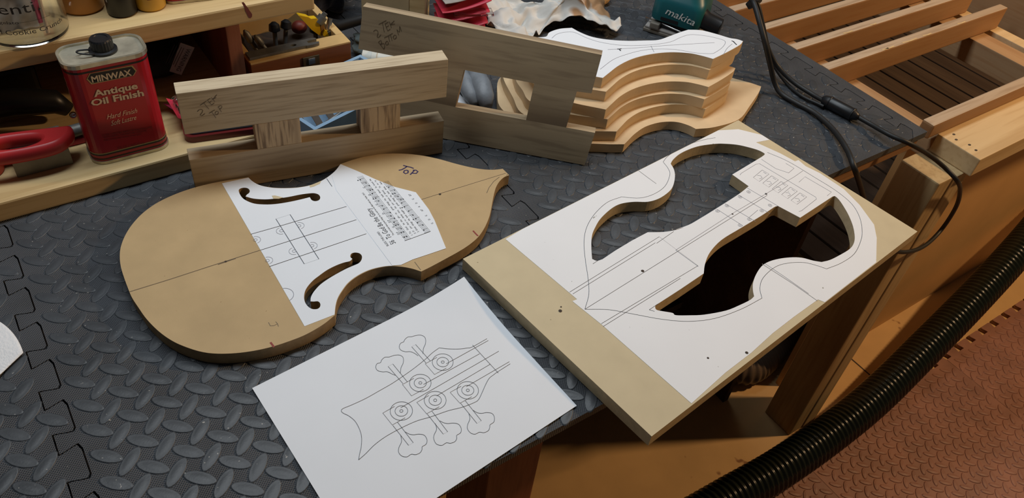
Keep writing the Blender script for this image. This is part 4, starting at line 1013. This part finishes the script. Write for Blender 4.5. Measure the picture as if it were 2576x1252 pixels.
# ---- dark bag with a warning tag in the shelf
def blob(name, label, cat, c, sx, sy, sz, mt, amp=.25, fr=3, seed=0, sub=4, parent=None, flat=True):
    import bmesh
    bm = bmesh.new(); bmesh.ops.create_icosphere(bm, subdivisions=sub, radius=1)
    for v in bm.verts:
        n_ = noise.noise(v.co*fr*.5+Vector((seed, seed*2, 0)))+.5*noise.noise(v.co*fr+Vector((seed, 0, seed)))
        k = 1+amp*n_; v.co = Vector((v.co.x*sx*k, v.co.y*sy*k, v.co.z*sz*k))
        if flat and v.co.z < -sz*.8: v.co.z = -sz*.8
    for v in bm.verts: v.co.z += sz*.8
    me = bpy.data.meshes.new(name); bm.to_mesh(me); bm.free(); me.polygons.foreach_set('use_smooth', [True]*len(me.polygons))
    o = put(name, me, mt, parent, loc=c)
    if parent is None: tag(o, label, cat)
    return o
tc_ = thing('added_dark_case', 'added black plastic case that keeps the shelf bay at the left dark', 'case', (-.22, 1.26, PZ+.0005))  # invented case, fills the bay to make it darker
core_box('case_shell', -.45, .27, -.12, .13, 0, .055, M['black_plastic'], tc_, .006); core_box('case_lid', -.45, .27, -.12, .13, .056, .108, M['black_plastic'], tc_, .006)
core_box('case_latch', .10, .14, -.125, -.1205, .035, .075, M['black_rubber'], tc_, .001)
blob('dark_bag', 'black lumpy bag in the dark shelf bay behind the can', 'bag', (.19, 1.19, PZ+.002), .07, .08, .038, M['black_rubber'], .3, 3, 4)
wt = thing('warning_tag', 'worn grey warning tag in the dark shelf bay left of the divider', 'tag', UY(465, 150, 1.075))
tq = [UY(*zC(a, b), 1.075) for a, b in ((1112, 468), (1185, 280), (1277, 312), (1190, 492))]
nrm = (tq[1]-tq[0]).cross(tq[3]-tq[0]).normalized(); nrm = nrm if nrm.y < 0 else -nrm
g = G(); g.add(tq+[q-nrm*.0006 for q in tq], [(0, 1, 2, 3), (7, 6, 5, 4), (0, 4, 5, 1), (1, 5, 6, 2), (2, 6, 7, 3), (3, 7, 4, 0)]); put('tag_card', g, M['tagpaper'], wt, True)
wx = (tq[3]-tq[2]).normalized(); wy = (tq[2]-tq[1]).normalized()
wx_ = (tq[3]-tq[2]); L_ = wx_.length
g = G().text('WARNING', tq[2]+wx*(L_*.1)-wy*.010+nrm*.0004, wx, wy, .0095, fit=L_*.8)
for k in range(5): g.ribbon([tq[2]+wx*(L_*.12)-wy*(.014+.0035*k)+nrm*.0004, tq[2]+wx*(L_*(.8-.05*(k % 2)))-wy*(.014+.0035*k)+nrm*.0004], nrm, .0008)
put('tag_print', g, M['black_print'], wt, True)
# ---- magenta blister packages right of the can
for k, (c, sx, sy, rz, lab, mt) in enumerate((((.222, 1.03, PZ+.004), .06, .05, 20, 'magenta backing card of a package between can and glue-up', M['pink']), ((.214, 1.008, PZ+.012), .05, .035, 5, 'pink card package lying on the magenta card', M['card_red']))):
    t_ = thing('card_package', lab, 'package', c, radians(rz), 'card packages by the can'); n_ = 8
    vs = [Vector(((i/n_-.5)*sx, (j/n_-.5)*sy, .010*(i/n_-.5)**2*4+.012*k*(j/n_))) for j in range(n_+1) for i in range(n_+1)]
    fs = [(j*(n_+1)+i, j*(n_+1)+i+1, (j+1)*(n_+1)+i+1, (j+1)*(n_+1)+i) for j in range(n_) for i in range(n_)]
    nv = len(vs); vs += [v-Vector((0, 0, .0008)) for v in vs]; fs += [tuple(i+nv for i in f[::-1]) for f in fs]
    g = G(); g.add(vs, fs); put('card', g, mt, t_, False, True)
    g = G().box(-sx*.42, sx*.3, -sy*.6, sy*.25, .010, .024, .004); put('blister', g, M['clear'], t_, False, True)
# ---- dark red flat case lying under the upper rail
cs = thing('flat_case', 'flat black case with dark red rim lying on the lower plank behind the upper rail', 'case', (.255, .978, PZ+.0005), radians(-12))
g = G().prism(rrect(-.062, .075, -.036, .036, .012), [], lambda p: (p[0], p[1], 0), lambda p: (p[0], p[1], .009)); put('case_body', g, plain('case_red', (.12, .012, .012), .35), cs)
g = G().prism(rrect(-.057, .07, -.031, .031, .010), [], lambda p: (p[0], p[1], .009), lambda p: (p[0], p[1], .0105)); put('case_top', g, M['black_plastic'], cs)

# ================================================================== ROUTER BIT BOX
BXZ = .070
bx = thing('router_bit_box', 'open wooden box of router bits with reddish front and latch', 'box', (.40, 1.115, .0018))
bx0, bx1, by0, by1 = .318, .479, 1.046, 1.196
plank('front_wall', bx0, bx1, by0, by0+.028, .0022, BXZ, M['boxside'], bx, .001)
plank('front_rim', bx0, bx1, by0, by0+.028, BXZ+.0002, BXZ+.0035, M['boxwood'], bx, .0008)
plank('side_wall', bx1-.012, bx1, by0+.0285, by1, .0022, BXZ+.0035, M['boxwood'], bx, .001)
plank('side_wall', bx0, bx0+.010, by0+.0285, by1, .0022, BXZ+.0035, M['boxwood'], bx, .001)
plank('back_wall', bx0+.0105, bx1-.0125, by1-.012, by1, .0022, BXZ+.0035, M['boxwood'], bx, .001)
plank('tray_floor', bx0+.0105, bx1-.0125, by0+.0285, by1-.0125, .0022, .038, M['darkboard'], bx, 0)
plank('lid', bx0, bx1, by1+.001, by1+.012, .040, .12, M['darkboard'], bx, .001)
lt = put('latch', G().box(.398, .425, by0-.0025, by0-.0002, BXZ-.030, BXZ-.006, .0006), M['brass'], bx, True)
put('latch_tongue', G().box(.406, .417, by0-.0048, by0-.0026, BXZ-.018, BXZ-.008, .0008), M['steel'], lt, True)
fg = G().box(bx1-.0004, bx1+.0004, by0+.002, by0+.026, .02, .035); 
wr = thing('flat_spanner', 'dark flat open-ended spanner lying along the front of the router bit box', 'spanner', (.37, 1.062, BXZ+.004))
sp = smooth_path([(-.05, -.009), (.03, -.008), (.040, -.0095), (.052, -.010), (.060, -.008), (.061, -.004), (.045, -.003), (.045, .003), (.061, .004), (.060, .008), (.050, .010), (.035, .009), (-.05, .009)], (0, 5, 6, 7, 8, 12), 3)
put('spanner_body', G().prism(sp, [[Vector((.022+.005*cos(-i*pi/5), .003*sin(-i*pi/5))) for i in range(10)]], lambda p: (p[0], p[1], 0), lambda p: (p[0], p[1], .0045)), M['dull_steel'], wr)
def router_bit(label, p0, p1, r, head, hm, group='router bits in the wooden box'):
    t_ = thing('router_bit', label, 'router bit', p0, 0, group); d = Vector(p1)-Vector(p0); q = d.to_track_quat('Z', 'Y'); t_.rotation_mode = 'QUATERNION'; t_.rotation_quaternion = q; L_ = d.length
    put('shank', G().tube([(0, 0, 0), (0, 0, L_*.6)], r, 14), M['dull_steel'], t_, False, True, auto=40)
    put('cutter', G().lathe([(r, L_*.6), (head, L_*.66), (head*.9, L_*.9), (head*.3, L_), (.0004, L_)], 18), hm, t_, False, True, auto=40)
    return t_
zz0 = .038
for k, (x, y, dx, dy, dz, lab) in enumerate(((.34, 1.11, -.012, .02, .045, 'dark router bit leaning at the left of the wooden box'), (.357, 1.105, -.02, .012, .05, 'router bit with a bright shank left in the wooden box'), (.372, 1.1, -.022, .01, .042, 'dull router bit in the middle of the wooden box'), (.388, 1.13, .005, .012, .04, 'black router bit standing near the pale back rim of the box'), (.405, 1.135, .01, .01, .038, 'black router bit with a notched head beside the red one'), (.44, 1.09, .012, .03, .04, 'steel router bit lying under the yellow cutter'))):
    router_bit(lab, (x, y, zz0), (x+dx, y+dy, zz0+dz), .0035, .009 if k > 2 else .0055, M['black_plastic'] if k > 2 else M['dull_steel'])
blob('red_cutter', 'dark red round cutter head behind the yellow one in the box', 'router bit', (.437, 1.15, .046), .013, .011, .011, plain('dark_red_enamel', (.14, .02, .012), .5), .05, 2, 2, 3)
# big yellow panel-raising bit: two wings around a steel core
zY = zoomer(590, 0, 6.259)
yb = thing('yellow_router_bit', 'large yellow winged router bit lying across the box rim', 'router bit', UY(800, 60, 1.10))
def yw(name, pts, Y0, th, mt):
    q = [UY(*zY(a, b), Y0) for a, b in pts]; n_ = Vector((0, 1, 0)); g = G(); m_ = len(q)
    vs = q+[p+n_*th for p in q]; fs = [tuple(range(m_)), tuple(range(2*m_-1, m_-1, -1))]+[(i, i+m_, (i+1) % m_+m_, (i+1) % m_) for i in range(m_)]
    g.add(vs, fs); return put(name, g, mt, yb, True)
YB = 1.093
yw('wing', [(1012, 250), (1030, 243), (1160, 270), (1205, 297), (1290, 290), (1330, 318), (1365, 545), (1370, 570), (1340, 560), (1215, 470)], YB, .010, M['yellow'])
yw('wing', [(1400, 560), (1430, 480), (1462, 500), (1500, 610), (1490, 635), (1465, 630)], YB-.004, .008, M['yellow'])
yw('core', [(1345, 335), (1385, 335), (1440, 470), (1440, 490), (1400, 550), (1372, 560)], YB+.001, .010, plain('brown_core', (.3, .17, .06), .5))
bp0 = UY(*zY(1370, 290), YB+.004)
put('bearing', G().tube([bp0+Vector((-.006, 0, -.006)), bp0+Vector((.003, 0, .003))], .0075, 18), M['dull_steel'], yb, True, True, auto=40)
put('bearing_nut', G().tube([bp0+Vector((.003, 0, .003)), bp0+Vector((.007, 0, .008))], .004, 6), M['dull_steel'], yb, True)
sk0, sk1 = UY(*zY(1468, 480), YB+.004), UY(*zY(1508, 285), YB+.008)
ss = thing('steel_shank', 'bright polished router bit shank standing by the yellow cutter', 'router bit', sk0)
put('shank', G().tube([sk0, sk1], .0042, 18), M['steel'], ss, True, True, auto=40)
put('dark_collar', G().tube([sk0+Vector((0, 0, -.03)), sk0], .0055, 14), M['dull_steel'], ss, True, True, auto=40)

# ================================================================== BLUE TRAY WITH WRENCHES
TF = Vector((.345, .884)); tang = radians(16)
tr = thing('plastic_tray', 'pale blue plastic tray of wrenches behind the glue-up', 'tray', (TF.x, TF.y, .0018), tang)
tl_, tw_, thh = .185, .110, .048
outer = [(0, 0), (tl_, 0), (tl_, tw_), (0, tw_)]; wl_ = .006
innr = [(wl_, wl_), (tl_-wl_, wl_), (tl_-wl_, tw_-wl_), (wl_, tw_-wl_)]
put('tray_wall', G().prism([Vector(p) for p in outer], [[Vector(p) for p in innr]], lambda p: (p[0], p[1], 0), lambda p: (p[0], p[1], thh)), M['bluetray'], tr)
put('tray_bottom', G().box(wl_, tl_-wl_, wl_, tw_-wl_, .001, .003), M['bluetray'], tr)
TM = Matrix.Translation((TF.x, TF.y, .0018)) @ Matrix.Rotation(tang, 4, 'Z')
wl = ['leftmost flat steel wrench in the blue tray', 'second steel wrench in the blue tray', 'broad flat steel key in the middle of the blue tray', 'steel wrench lying right of the broad key in the blue tray', 'shiny steel socket tool at the right in the blue tray', 'rightmost shiny steel tool in the blue tray']
for k in range(6):
    t_ = thing('wrench', wl[k], 'wrench', TM @ Vector((.022+k*.022, .055, .02+.002*k)), tang+radians(80+random.uniform(-14, 14)), 'wrenches in the blue tray')
    if k in (3, 4, 5):
        put('handle', G().tube([(-.04, 0, 0), (.03, 0, .004)], .0042, 12), M['steel'], t_, False, True, auto=40)
        put('socket', G().tube([(-.052, 0, 0), (-.04, 0, 0)], .0075, 14), M['steel'], t_, False, True, auto=40)
    else:
        put('handle', G().box(-.042, .035, -.0055, .0055, 0, .003, .0008), M['steel'], t_)
        put('ring_end', G().prism([Vector((-.046+.0095*cos(i*pi/10), .0095*sin(i*pi/10))) for i in range(20)], [[Vector((-.046+.005*cos(i*pi/6), .005*sin(i*pi/6))) for i in range(12)]], lambda p: (p[0], p[1], 0), lambda p: (p[0], p[1], .004)), M['steel'], t_)
rod = thing('steel_rod', 'long thin steel rod lying along the near side of the blue tray', 'steel rod', TM @ Vector((.06, .014, .042)), tang+radians(8))
put('rod', G().tube([(-.045, 0, 0), (.06, 0, .004)], .0024, 10), M['steel'], rod)

# ================================================================== BACK OF THE BENCH
# navy fleece
nv = blob('navy_fleece', 'crumpled navy blue fleece at the back of the bench', 'cloth', (.520, 1.315, .001), .080, .09, .10, M['navy'], .35, 4, 11, 5)
blob('grey_cloth', 'dull grey-green cloth under the navy fleece', 'cloth', (.565, 1.11, .002), .045, .045, .016, plain('grey_green_cloth', (.06, .075, .075), .9, var=.5, scale=50, bump=.6, bscale=120), .35, 5, 21, 4)
ca = put('black_hose', G().tube([(.49, 1.20, .03), (.52, 1.17, .03), (.555, 1.13, .058), (.60, 1.07, .02)], .009, 12), M['black_rubber'], None, smooth=True); tag(ca, 'short black rubber hose in front of the navy fleece', 'hose'); rebase(ca, (.57, 1.16, .03))
ft = thing('plastic_fitting', 'off-white plastic pipe fitting between the fleece and the glue-up', 'fitting', U(938, 140, .04)-Vector((0, 0, .018)))
put('pipe', G().tube([(-.012, .012, .012), (.03, -.02, .010)], .013, 20), M['whiteplastic'], ft, False, True, auto=40)
put('bore', G().tube([(-.0125, .0125, .012), (-.0128, .0128, .012)], .0085, 16), M['dull_steel'], ft)
put('collar', G().tube([(.0, .0, .012), (.006, -.005, .012)], .016, 20), M['whiteplastic'], ft, False, True, auto=40)
wbx = thing('wooden_block_box', 'pale wooden box with a darker end standing behind the leaning glue-up', 'wooden box', (.648, 1.195, .0018), radians(-38))
core_box('box_panel', -.065, .02, -.03, .03, 0, .128, M['cardboard'], wbx, .001)
core_box('end_panel', .0205, .048, -.03, .03, 0, .124, M['pine'], wbx, .001)
# red packets
for k in range(5):
    pk = thing('red_packet', ['lowest red card packet in the fanned pile by the rag', 'second lowest red card packet in the fanned pile', 'middle red card packet in the fanned pile', 'upper red card packet in the fanned pile', 'top packet of the fanned pile with a pale grey face'][k], 'packet', (.718+.003*k, 1.102+.005*k, .010+.016*k), radians(-30+5*k), 'fanned pile of red packets')
    n_ = 8; vs = [Vector(((i/n_-.5)*.088, (j/n_-.5)*.07, .018*(i/n_)**2)) for j in range(n_+1) for i in range(n_+1)]
    fs = [(j*(n_+1)+i, j*(n_+1)+i+1, (j+1)*(n_+1)+i+1, (j+1)*(n_+1)+i) for j in range(n_) for i in range(n_)]
    nv_ = len(vs); vs += [v-Vector((0, 0, .0014)) for v in vs]; fs += [tuple(i+nv_ for i in f[::-1]) for f in fs]
    fs += [(i, i+nv_, i+1+nv_, i+1) for i in range(n_)]+[(i*(n_+1)+n_, i*(n_+1)+n_+nv_, (i+1)*(n_+1)+n_+nv_, (i+1)*(n_+1)+n_) for i in range(n_)]
    g = G(); g.add(vs, fs); put('card', g, M['card_red'] if k < 4 else M['tagpaper'], pk, False, True)
    if k == 2: put('clear_sleeve', G().box(-.02, .05, -.042, -.018, .012, .016, .001), M['clear'], pk)
# white stained rag
def crumple(name, label, cat, pts_fn, mt, nx, ny, th=.0008, parent=None):
    vs = [pts_fn(i/nx, j/ny) for j in range(ny+1) for i in range(nx+1)]
    fs = [(j*(nx+1)+i, j*(nx+1)+i+1, (j+1)*(nx+1)+i+1, (j+1)*(nx+1)+i) for j in range(ny) for i in range(nx)]
    nv_ = len(vs); vs += [Vector(v)-Vector((0, 0, th)) for v in vs]; fs += [tuple(i+nv_ for i in f[::-1]) for f in fs]
    for i in range(nx): fs += [(i, i+nv_, i+1+nv_, i+1), (ny*(nx+1)+i+1, ny*(nx+1)+i+1+nv_, ny*(nx+1)+i+nv_, ny*(nx+1)+i)]
    for j in range(ny): fs += [((j+1)*(nx+1), (j+1)*(nx+1)+nv_, j*(nx+1)+nv_, j*(nx+1)), (j*(nx+1)+nx, j*(nx+1)+nx+nv_, (j+1)*(nx+1)+nx+nv_, (j+1)*(nx+1)+nx)]
    g = G(); g.add(vs, fs); o = put(name, g, mt, parent, smooth=True)
    return tag(o, label, cat) if parent is None else o
def ragf(u, v):
    a = radians(-12); L_ = .25; x = (u-.5)*L_; y = (v-.5)*(.13+.05*sin(u*9))
    n_ = noise.noise(Vector((u*3.2, v*2.2, 3)))+.55*noise.noise(Vector((u*8, v*6, 7)))+.25*noise.noise(Vector((u*17, v*15, 1)))
    y += .02*noise.noise(Vector((u*5, v*4, 12))); x += .012*noise.noise(Vector((u*4, v*6, 20)))
    z = .030+.030*n_+.024*math.exp(-((u-.68)/.2)**2)-.03*abs(v-.5)
    return Vector((.893+x*cos(a)-y*sin(a), 1.083+x*sin(a)+y*cos(a), max(.0022, z)))
rg = crumple('crumpled_rag', 'crumpled white paper rag with brown stains beside the sander', 'rag', ragf, M['ragmat'], 70, 40); rebase(rg, (.9, 1.12, .003))
blob('dark_pouch', 'black soft pouch behind the crumpled rag', 'pouch', (.86, 1.265, .001), .09, .05, .03, M['black_rubber'], .3, 3, 31, 4)
blob('brown_scrap', 'small orange-brown wood scrap past the rag at the back edge', 'scrap', (1.045, 1.10, .002), .022, .016, .014, M['panel'], .3, 3, 41, 3)
# gloves seen through the window
gl = thing('work_glove', 'grey rubber-coated work glove seen through the window of the glue-up', 'glove', (.635, .95, .0018))
for k, (x, y, x2, y2, r) in enumerate(((-.008, .012, -.022, -.064, .0125), (.014, .0, -.006, -.078, .0165), (.03, .035, .026, .0, .015))):
    put('finger', G().tube([(x, y+.02, .040), (x, y, .036), ((x+x2)/2, (y+y2)/2, .026), (x2*.8+x*.2, y2*.8+y*.2, .018), (x2, y2, .013)], r, 14, rf=lambda i, r=r: r*(.7, .8, 1.08, .95, .5)[i]), M['glove'], gl, False, True)
blob('palm', '', '', (.010, .045, .01), .032, .03, .022, M['glove'], .12, 3, 3, 4, parent=gl)
put('cuff', G().tube([(.005, .06, .034), (.002, .085, .034)], .024, 16), plain('yellow_knit', (.35, .30, .06), .9, bump=.5, bscale=200), gl, False, True)
ps = thing('paper_corner', 'small cream paper corner at the lower left of the glue-up window', 'paper scrap', U(1162, 253, .008))
q = [U(a, b, .008) for a, b in ((1140, 222), (1134, 275), (1190, 268))]; g = G().prism([p.to_2d() for p in q], [], lambda p: (p[0], p[1], .0074), lambda p: (p[0], p[1], .008)); put('scrap', g, M['paper'], ps, True)
# ================================================================== PALM SANDER
sa = radians(-60)
so = Vector((1.052, .978, .0018))
sd = thing('palm_sander', 'teal palm sander with black dust port on the mat', 'sander', so, sa)
put('base_plate', G().box(0, .105, .0, .100, 0, .006, .0015), M['cast'], sd)
put('sanding_pad', G().box(.002, .103, .002, .098, .0062, .011, .002), M['tagpaper'], sd)
put('clamp_wire', G().tube([(-.002, .02, .008), (-.004, .022, .016), (.02, .012, .020), (.07, .004, .018), (.09, .004, .012)], .0016, 8), M['steel'], sd, False, True)
put('clamp_lever', G().box(.012, .030, -.004, .010, .011, .022, .002), M['cast'], sd)
put('skirt', G().prism(rrect(.014, .097, .010, .092, .016), [], lambda p: (p[0], p[1], .0115), lambda p: (p[0], p[1], .026)), M['black_plastic'], sd)
def loft(secs, n=8):
    """stack of rounded rectangles: (x0, x1, y0, y1, r, z)"""
    g = G(); rings = [(rrect(x0, x1, y0, y1, r, n), z) for x0, x1, y0, y1, r, z in secs]; m_ = len(rings[0][0]); vs = [(p.x, p.y, z) for rr, z in rings for p in rr]; fs = []
    for a in range(len(rings)-1):
        for k in range(m_): k2 = (k+1) % m_; fs.append((a*m_+k, a*m_+k2, (a+1)*m_+k2, (a+1)*m_+k))
    fs += [tuple(range(m_))[::-1], tuple(range((len(rings)-1)*m_, len(rings)*m_))]
    return g.add(vs, fs)
hous = put('housing', loft([(.006, .102, .004, .098, .018, .0265), (.005, .103, .003, .099, .02, .034), (.006, .102, .004, .098, .02, .062), (.009, .099, .008, .096, .024, .072), (.018, .092, .018, .090, .026, .082), (.024, .086, .024, .086, .026, .092)]), M['teal'], sd, False, True, auto=45)
put('grip_ring', loft([(.024, .086, .024, .086, .026, .0922), (.019, .091, .019, .091, .03, .098), (.019, .091, .019, .091, .03, .112), (.024, .086, .024, .086, .028, .120)]), M['black_rubber'], sd, False, True, auto=45)
put('grip_top', loft([(.020, .09, .020, .09, .03, .1205), (.012, .098, .012, .098, .034, .135), (.014, .096, .014, .096, .034, .15), (.03, .08, .03, .08, .024, .158)]), M['teal'], sd, False, True, auto=45)
put('vent_slot', G().box(.028, .062, .0022, .0032, .030, .036), M['black_plastic'], hous)
g = G().text('makita', (.034, .0026, .044), (1, 0, -.12), (0, 0, 1), .020, fit=.058, shear=.3)
g2 = G().text('makita', (.0344, .0024, .0443), (1, 0, -.12), (0, 0, 1), .020, fit=.058, shear=.3); g.add(g2.v, g2.f)
put('logo_lettering', g, M['white_print'], hous)
dp = put('dust_port', G().tube([(.096, .035, .042), (.108, .035, .038), (.135, .035, .034), (.136, .035, .034), (.136, .035, .034), (.112, .035, .037)], .014, 22, rf=lambda i: (.019, .0165, .016, .0158, .0125, .0125)[i]), M['black_plastic'], sd, False, True, auto=50)

# ================================================================== CORDS
def cord(name, label, pts, r, mt=None, cat='cord'):
    P = smooth_path([Vector(p) for p in pts], (), 10, False); g = G().tube(P, r, 12); o = put(name, g, mt or M['black_rubber'], None, smooth=True); tag(o, label, cat); return o
def UZ(lst): return [U(a, b, z) for a, b, z in lst]
pcd = thing('power_cord', 'black power cord with an inline switch that loops over the bench post', 'cord', U(2110, 270, 0))
P = smooth_path(UZ([(1830, -110, .16), (1885, -20, .14), (1905, 10, .13), (1918, 60, .10), (1932, 120, .06), (1955, 165, .03), (1995, 205, .014), (2040, 235, .010), (2075, 255, .012)]), (), 10, False)
put('cord', G().tube(P, .0042, 12), M['black_rubber'], pcd, True, True)
P2_ = UZ([(2155, 292, .012), (2190, 312, .012), (2240, 340, .016), (2290, 362, .012), (2335, 388, -.02)])
P2_ += [U(2375, 420, -.05), U(2408, 455, -.07), U(2415, 480, -.12), U(2405, 520, -.18), U(2370, 575, -.25), U(2330, 615, -.255), U(2290, 632, -.24), U(2250, 630, -.22), U(2200, 600, -.17)]
put('cord', G().tube(smooth_path(P2_, (), 10, False), .0040, 12), M['black_rubber'], pcd, True, True)
sw0, sw1 = U(2068, 248, .012), U(2160, 296, .012); dsw = (sw1-sw0)
prof = [(0, .005), (.06, .0085), (.14, .0100), (.2, .0108), (.8, .0108), (.86, .0098), (.94, .007), (1, .0050)]
isw = put('inline_switch', G().tube([sw0+dsw*t_ for t_, r in prof], .01, 18, rf=lambda i: prof[i][1]), M['black_plastic'], pcd, True, True, label='glossy black inline switch')
for t_ in (.2, .82): put('switch_band', G().tube([sw0+dsw*t_, sw0+dsw*(t_+.03)], .0114, 18), M['black_plastic'], isw, True, True)

cord('extension_cord', 'second black cord running past the inline switch and off the bench front', UZ([(1822, -110, .165), (1878, -20, .145), (1897, 10, .135), (1912, 60, .115), (1925, 110, .09), (1938, 165, .05), (1948, 205, .022), (1965, 235, .008), (2005, 260, .006), (2050, 285, .006), (2095, 325, .008), (2130, 375, .012), (2150, 425, .004), (2165, 470, -.05), (2178, 520, -.12), (2188, 565, -.19)]), .0046)
cord('thin_cord', 'thin black cord bundled with the two thicker ones', UZ([(1826, -110, .158), (1882, -20, .135), (1906, 20, .118), (1922, 80, .085), (1940, 150, .03), (1975, 205, .006), (2015, 240, .005), (2060, 262, .006), (2072, 268, .006)]), .0030)
put('cord_tie', G().tube([U(1893, 0, .135), U(1900, 12, .13)], .013, 14), M['black_rubber'], pcd, True, True)

# ================================================================== HOSES
def corrugated(name, label, pts, R_, pitch, depth, mt):
    P = smooth_path([Vector(p) for p in pts], (), 24, False)
    # resample by arc length
    acc = [0]
    for i in range(1, len(P)): acc.append(acc[-1]+(P[i]-P[i-1]).length)
    n_ = int(acc[-1]/(pitch/8)); out = []; j = 0
    for k in range(n_+1):
        s_ = acc[-1]*k/n_
        while j < len(acc)-2 and acc[j+1] < s_: j += 1
        f_ = (s_-acc[j])/max(1e-9, acc[j+1]-acc[j]); out.append(P[j].lerp(P[j+1], f_))
    g = G().tube(out, R_, 28, True, lambda i: R_-depth*(.5+.5*cos(2*pi*i/8))**1.2)
    o = put(name, g, mt, None, smooth=True); tag(o, label, 'hose'); return o
hs = corrugated('dust_hose', 'thick black corrugated dust hose lying over the brown floor tiles', [U(1640, 1360, -.820), U(1740, 1305, -.820), U(1838, 1248, -.820), U(1960, 1178, -.820), U(2085, 1092, -.820), U(2205, 995, -.808), U(2330, 872, -.775), U(2450, 750, -.73), U(2576, 612, -.67), U(2700, 460, -.60)],  .0455, .0142, .0058, M['hose'])
rebase(hs, (1.5, .4, -.87))
h2 = corrugated('dust_hose', 'brownish corrugated hose lying in the dark under the bench', [Vector((1.325, .86, -.834)), Vector((1.312, .74, -.834)), Vector((1.325, .645, -.834)), Vector((1.40, .632, -.834)), Vector((1.62, .70, -.834))], .045, .011, .004, M['hosebrown'])
rebase(h2, (1.3, .75, -.87))

# ================================================================== PAPER TOWEL, LEFT EDGE
def towf(u, v):
    p = U(-150+u*212, 800+v*160, .0); 
    # curved right edge
    q = [U(-160, 780, 0), U(2, 815, 0), U(62, 893, 0), U(0, 952, 0), U(-160, 1010, 0)]
    a = q[0].lerp(q[4], v); k = v*2
    m_ = U(46, 842, 0); e = (q[1].lerp(m_, k).lerp(m_.lerp(q[2], k), k)) if k <= 1 else q[2].lerp(q[3], k-1)
    p = a.lerp(e, u); p.z = .003+.012*sin(u*1.8)*(.6+.4*noise.noise(Vector((u*2, v*3, 5))))*(1-u*.75); return p
tw = crumple('paper_towel', 'white embossed paper towel at the left edge of the mat', 'paper towel', towf, M['towel'], 20, 20); rebase(tw, (-.1, .72, .002))
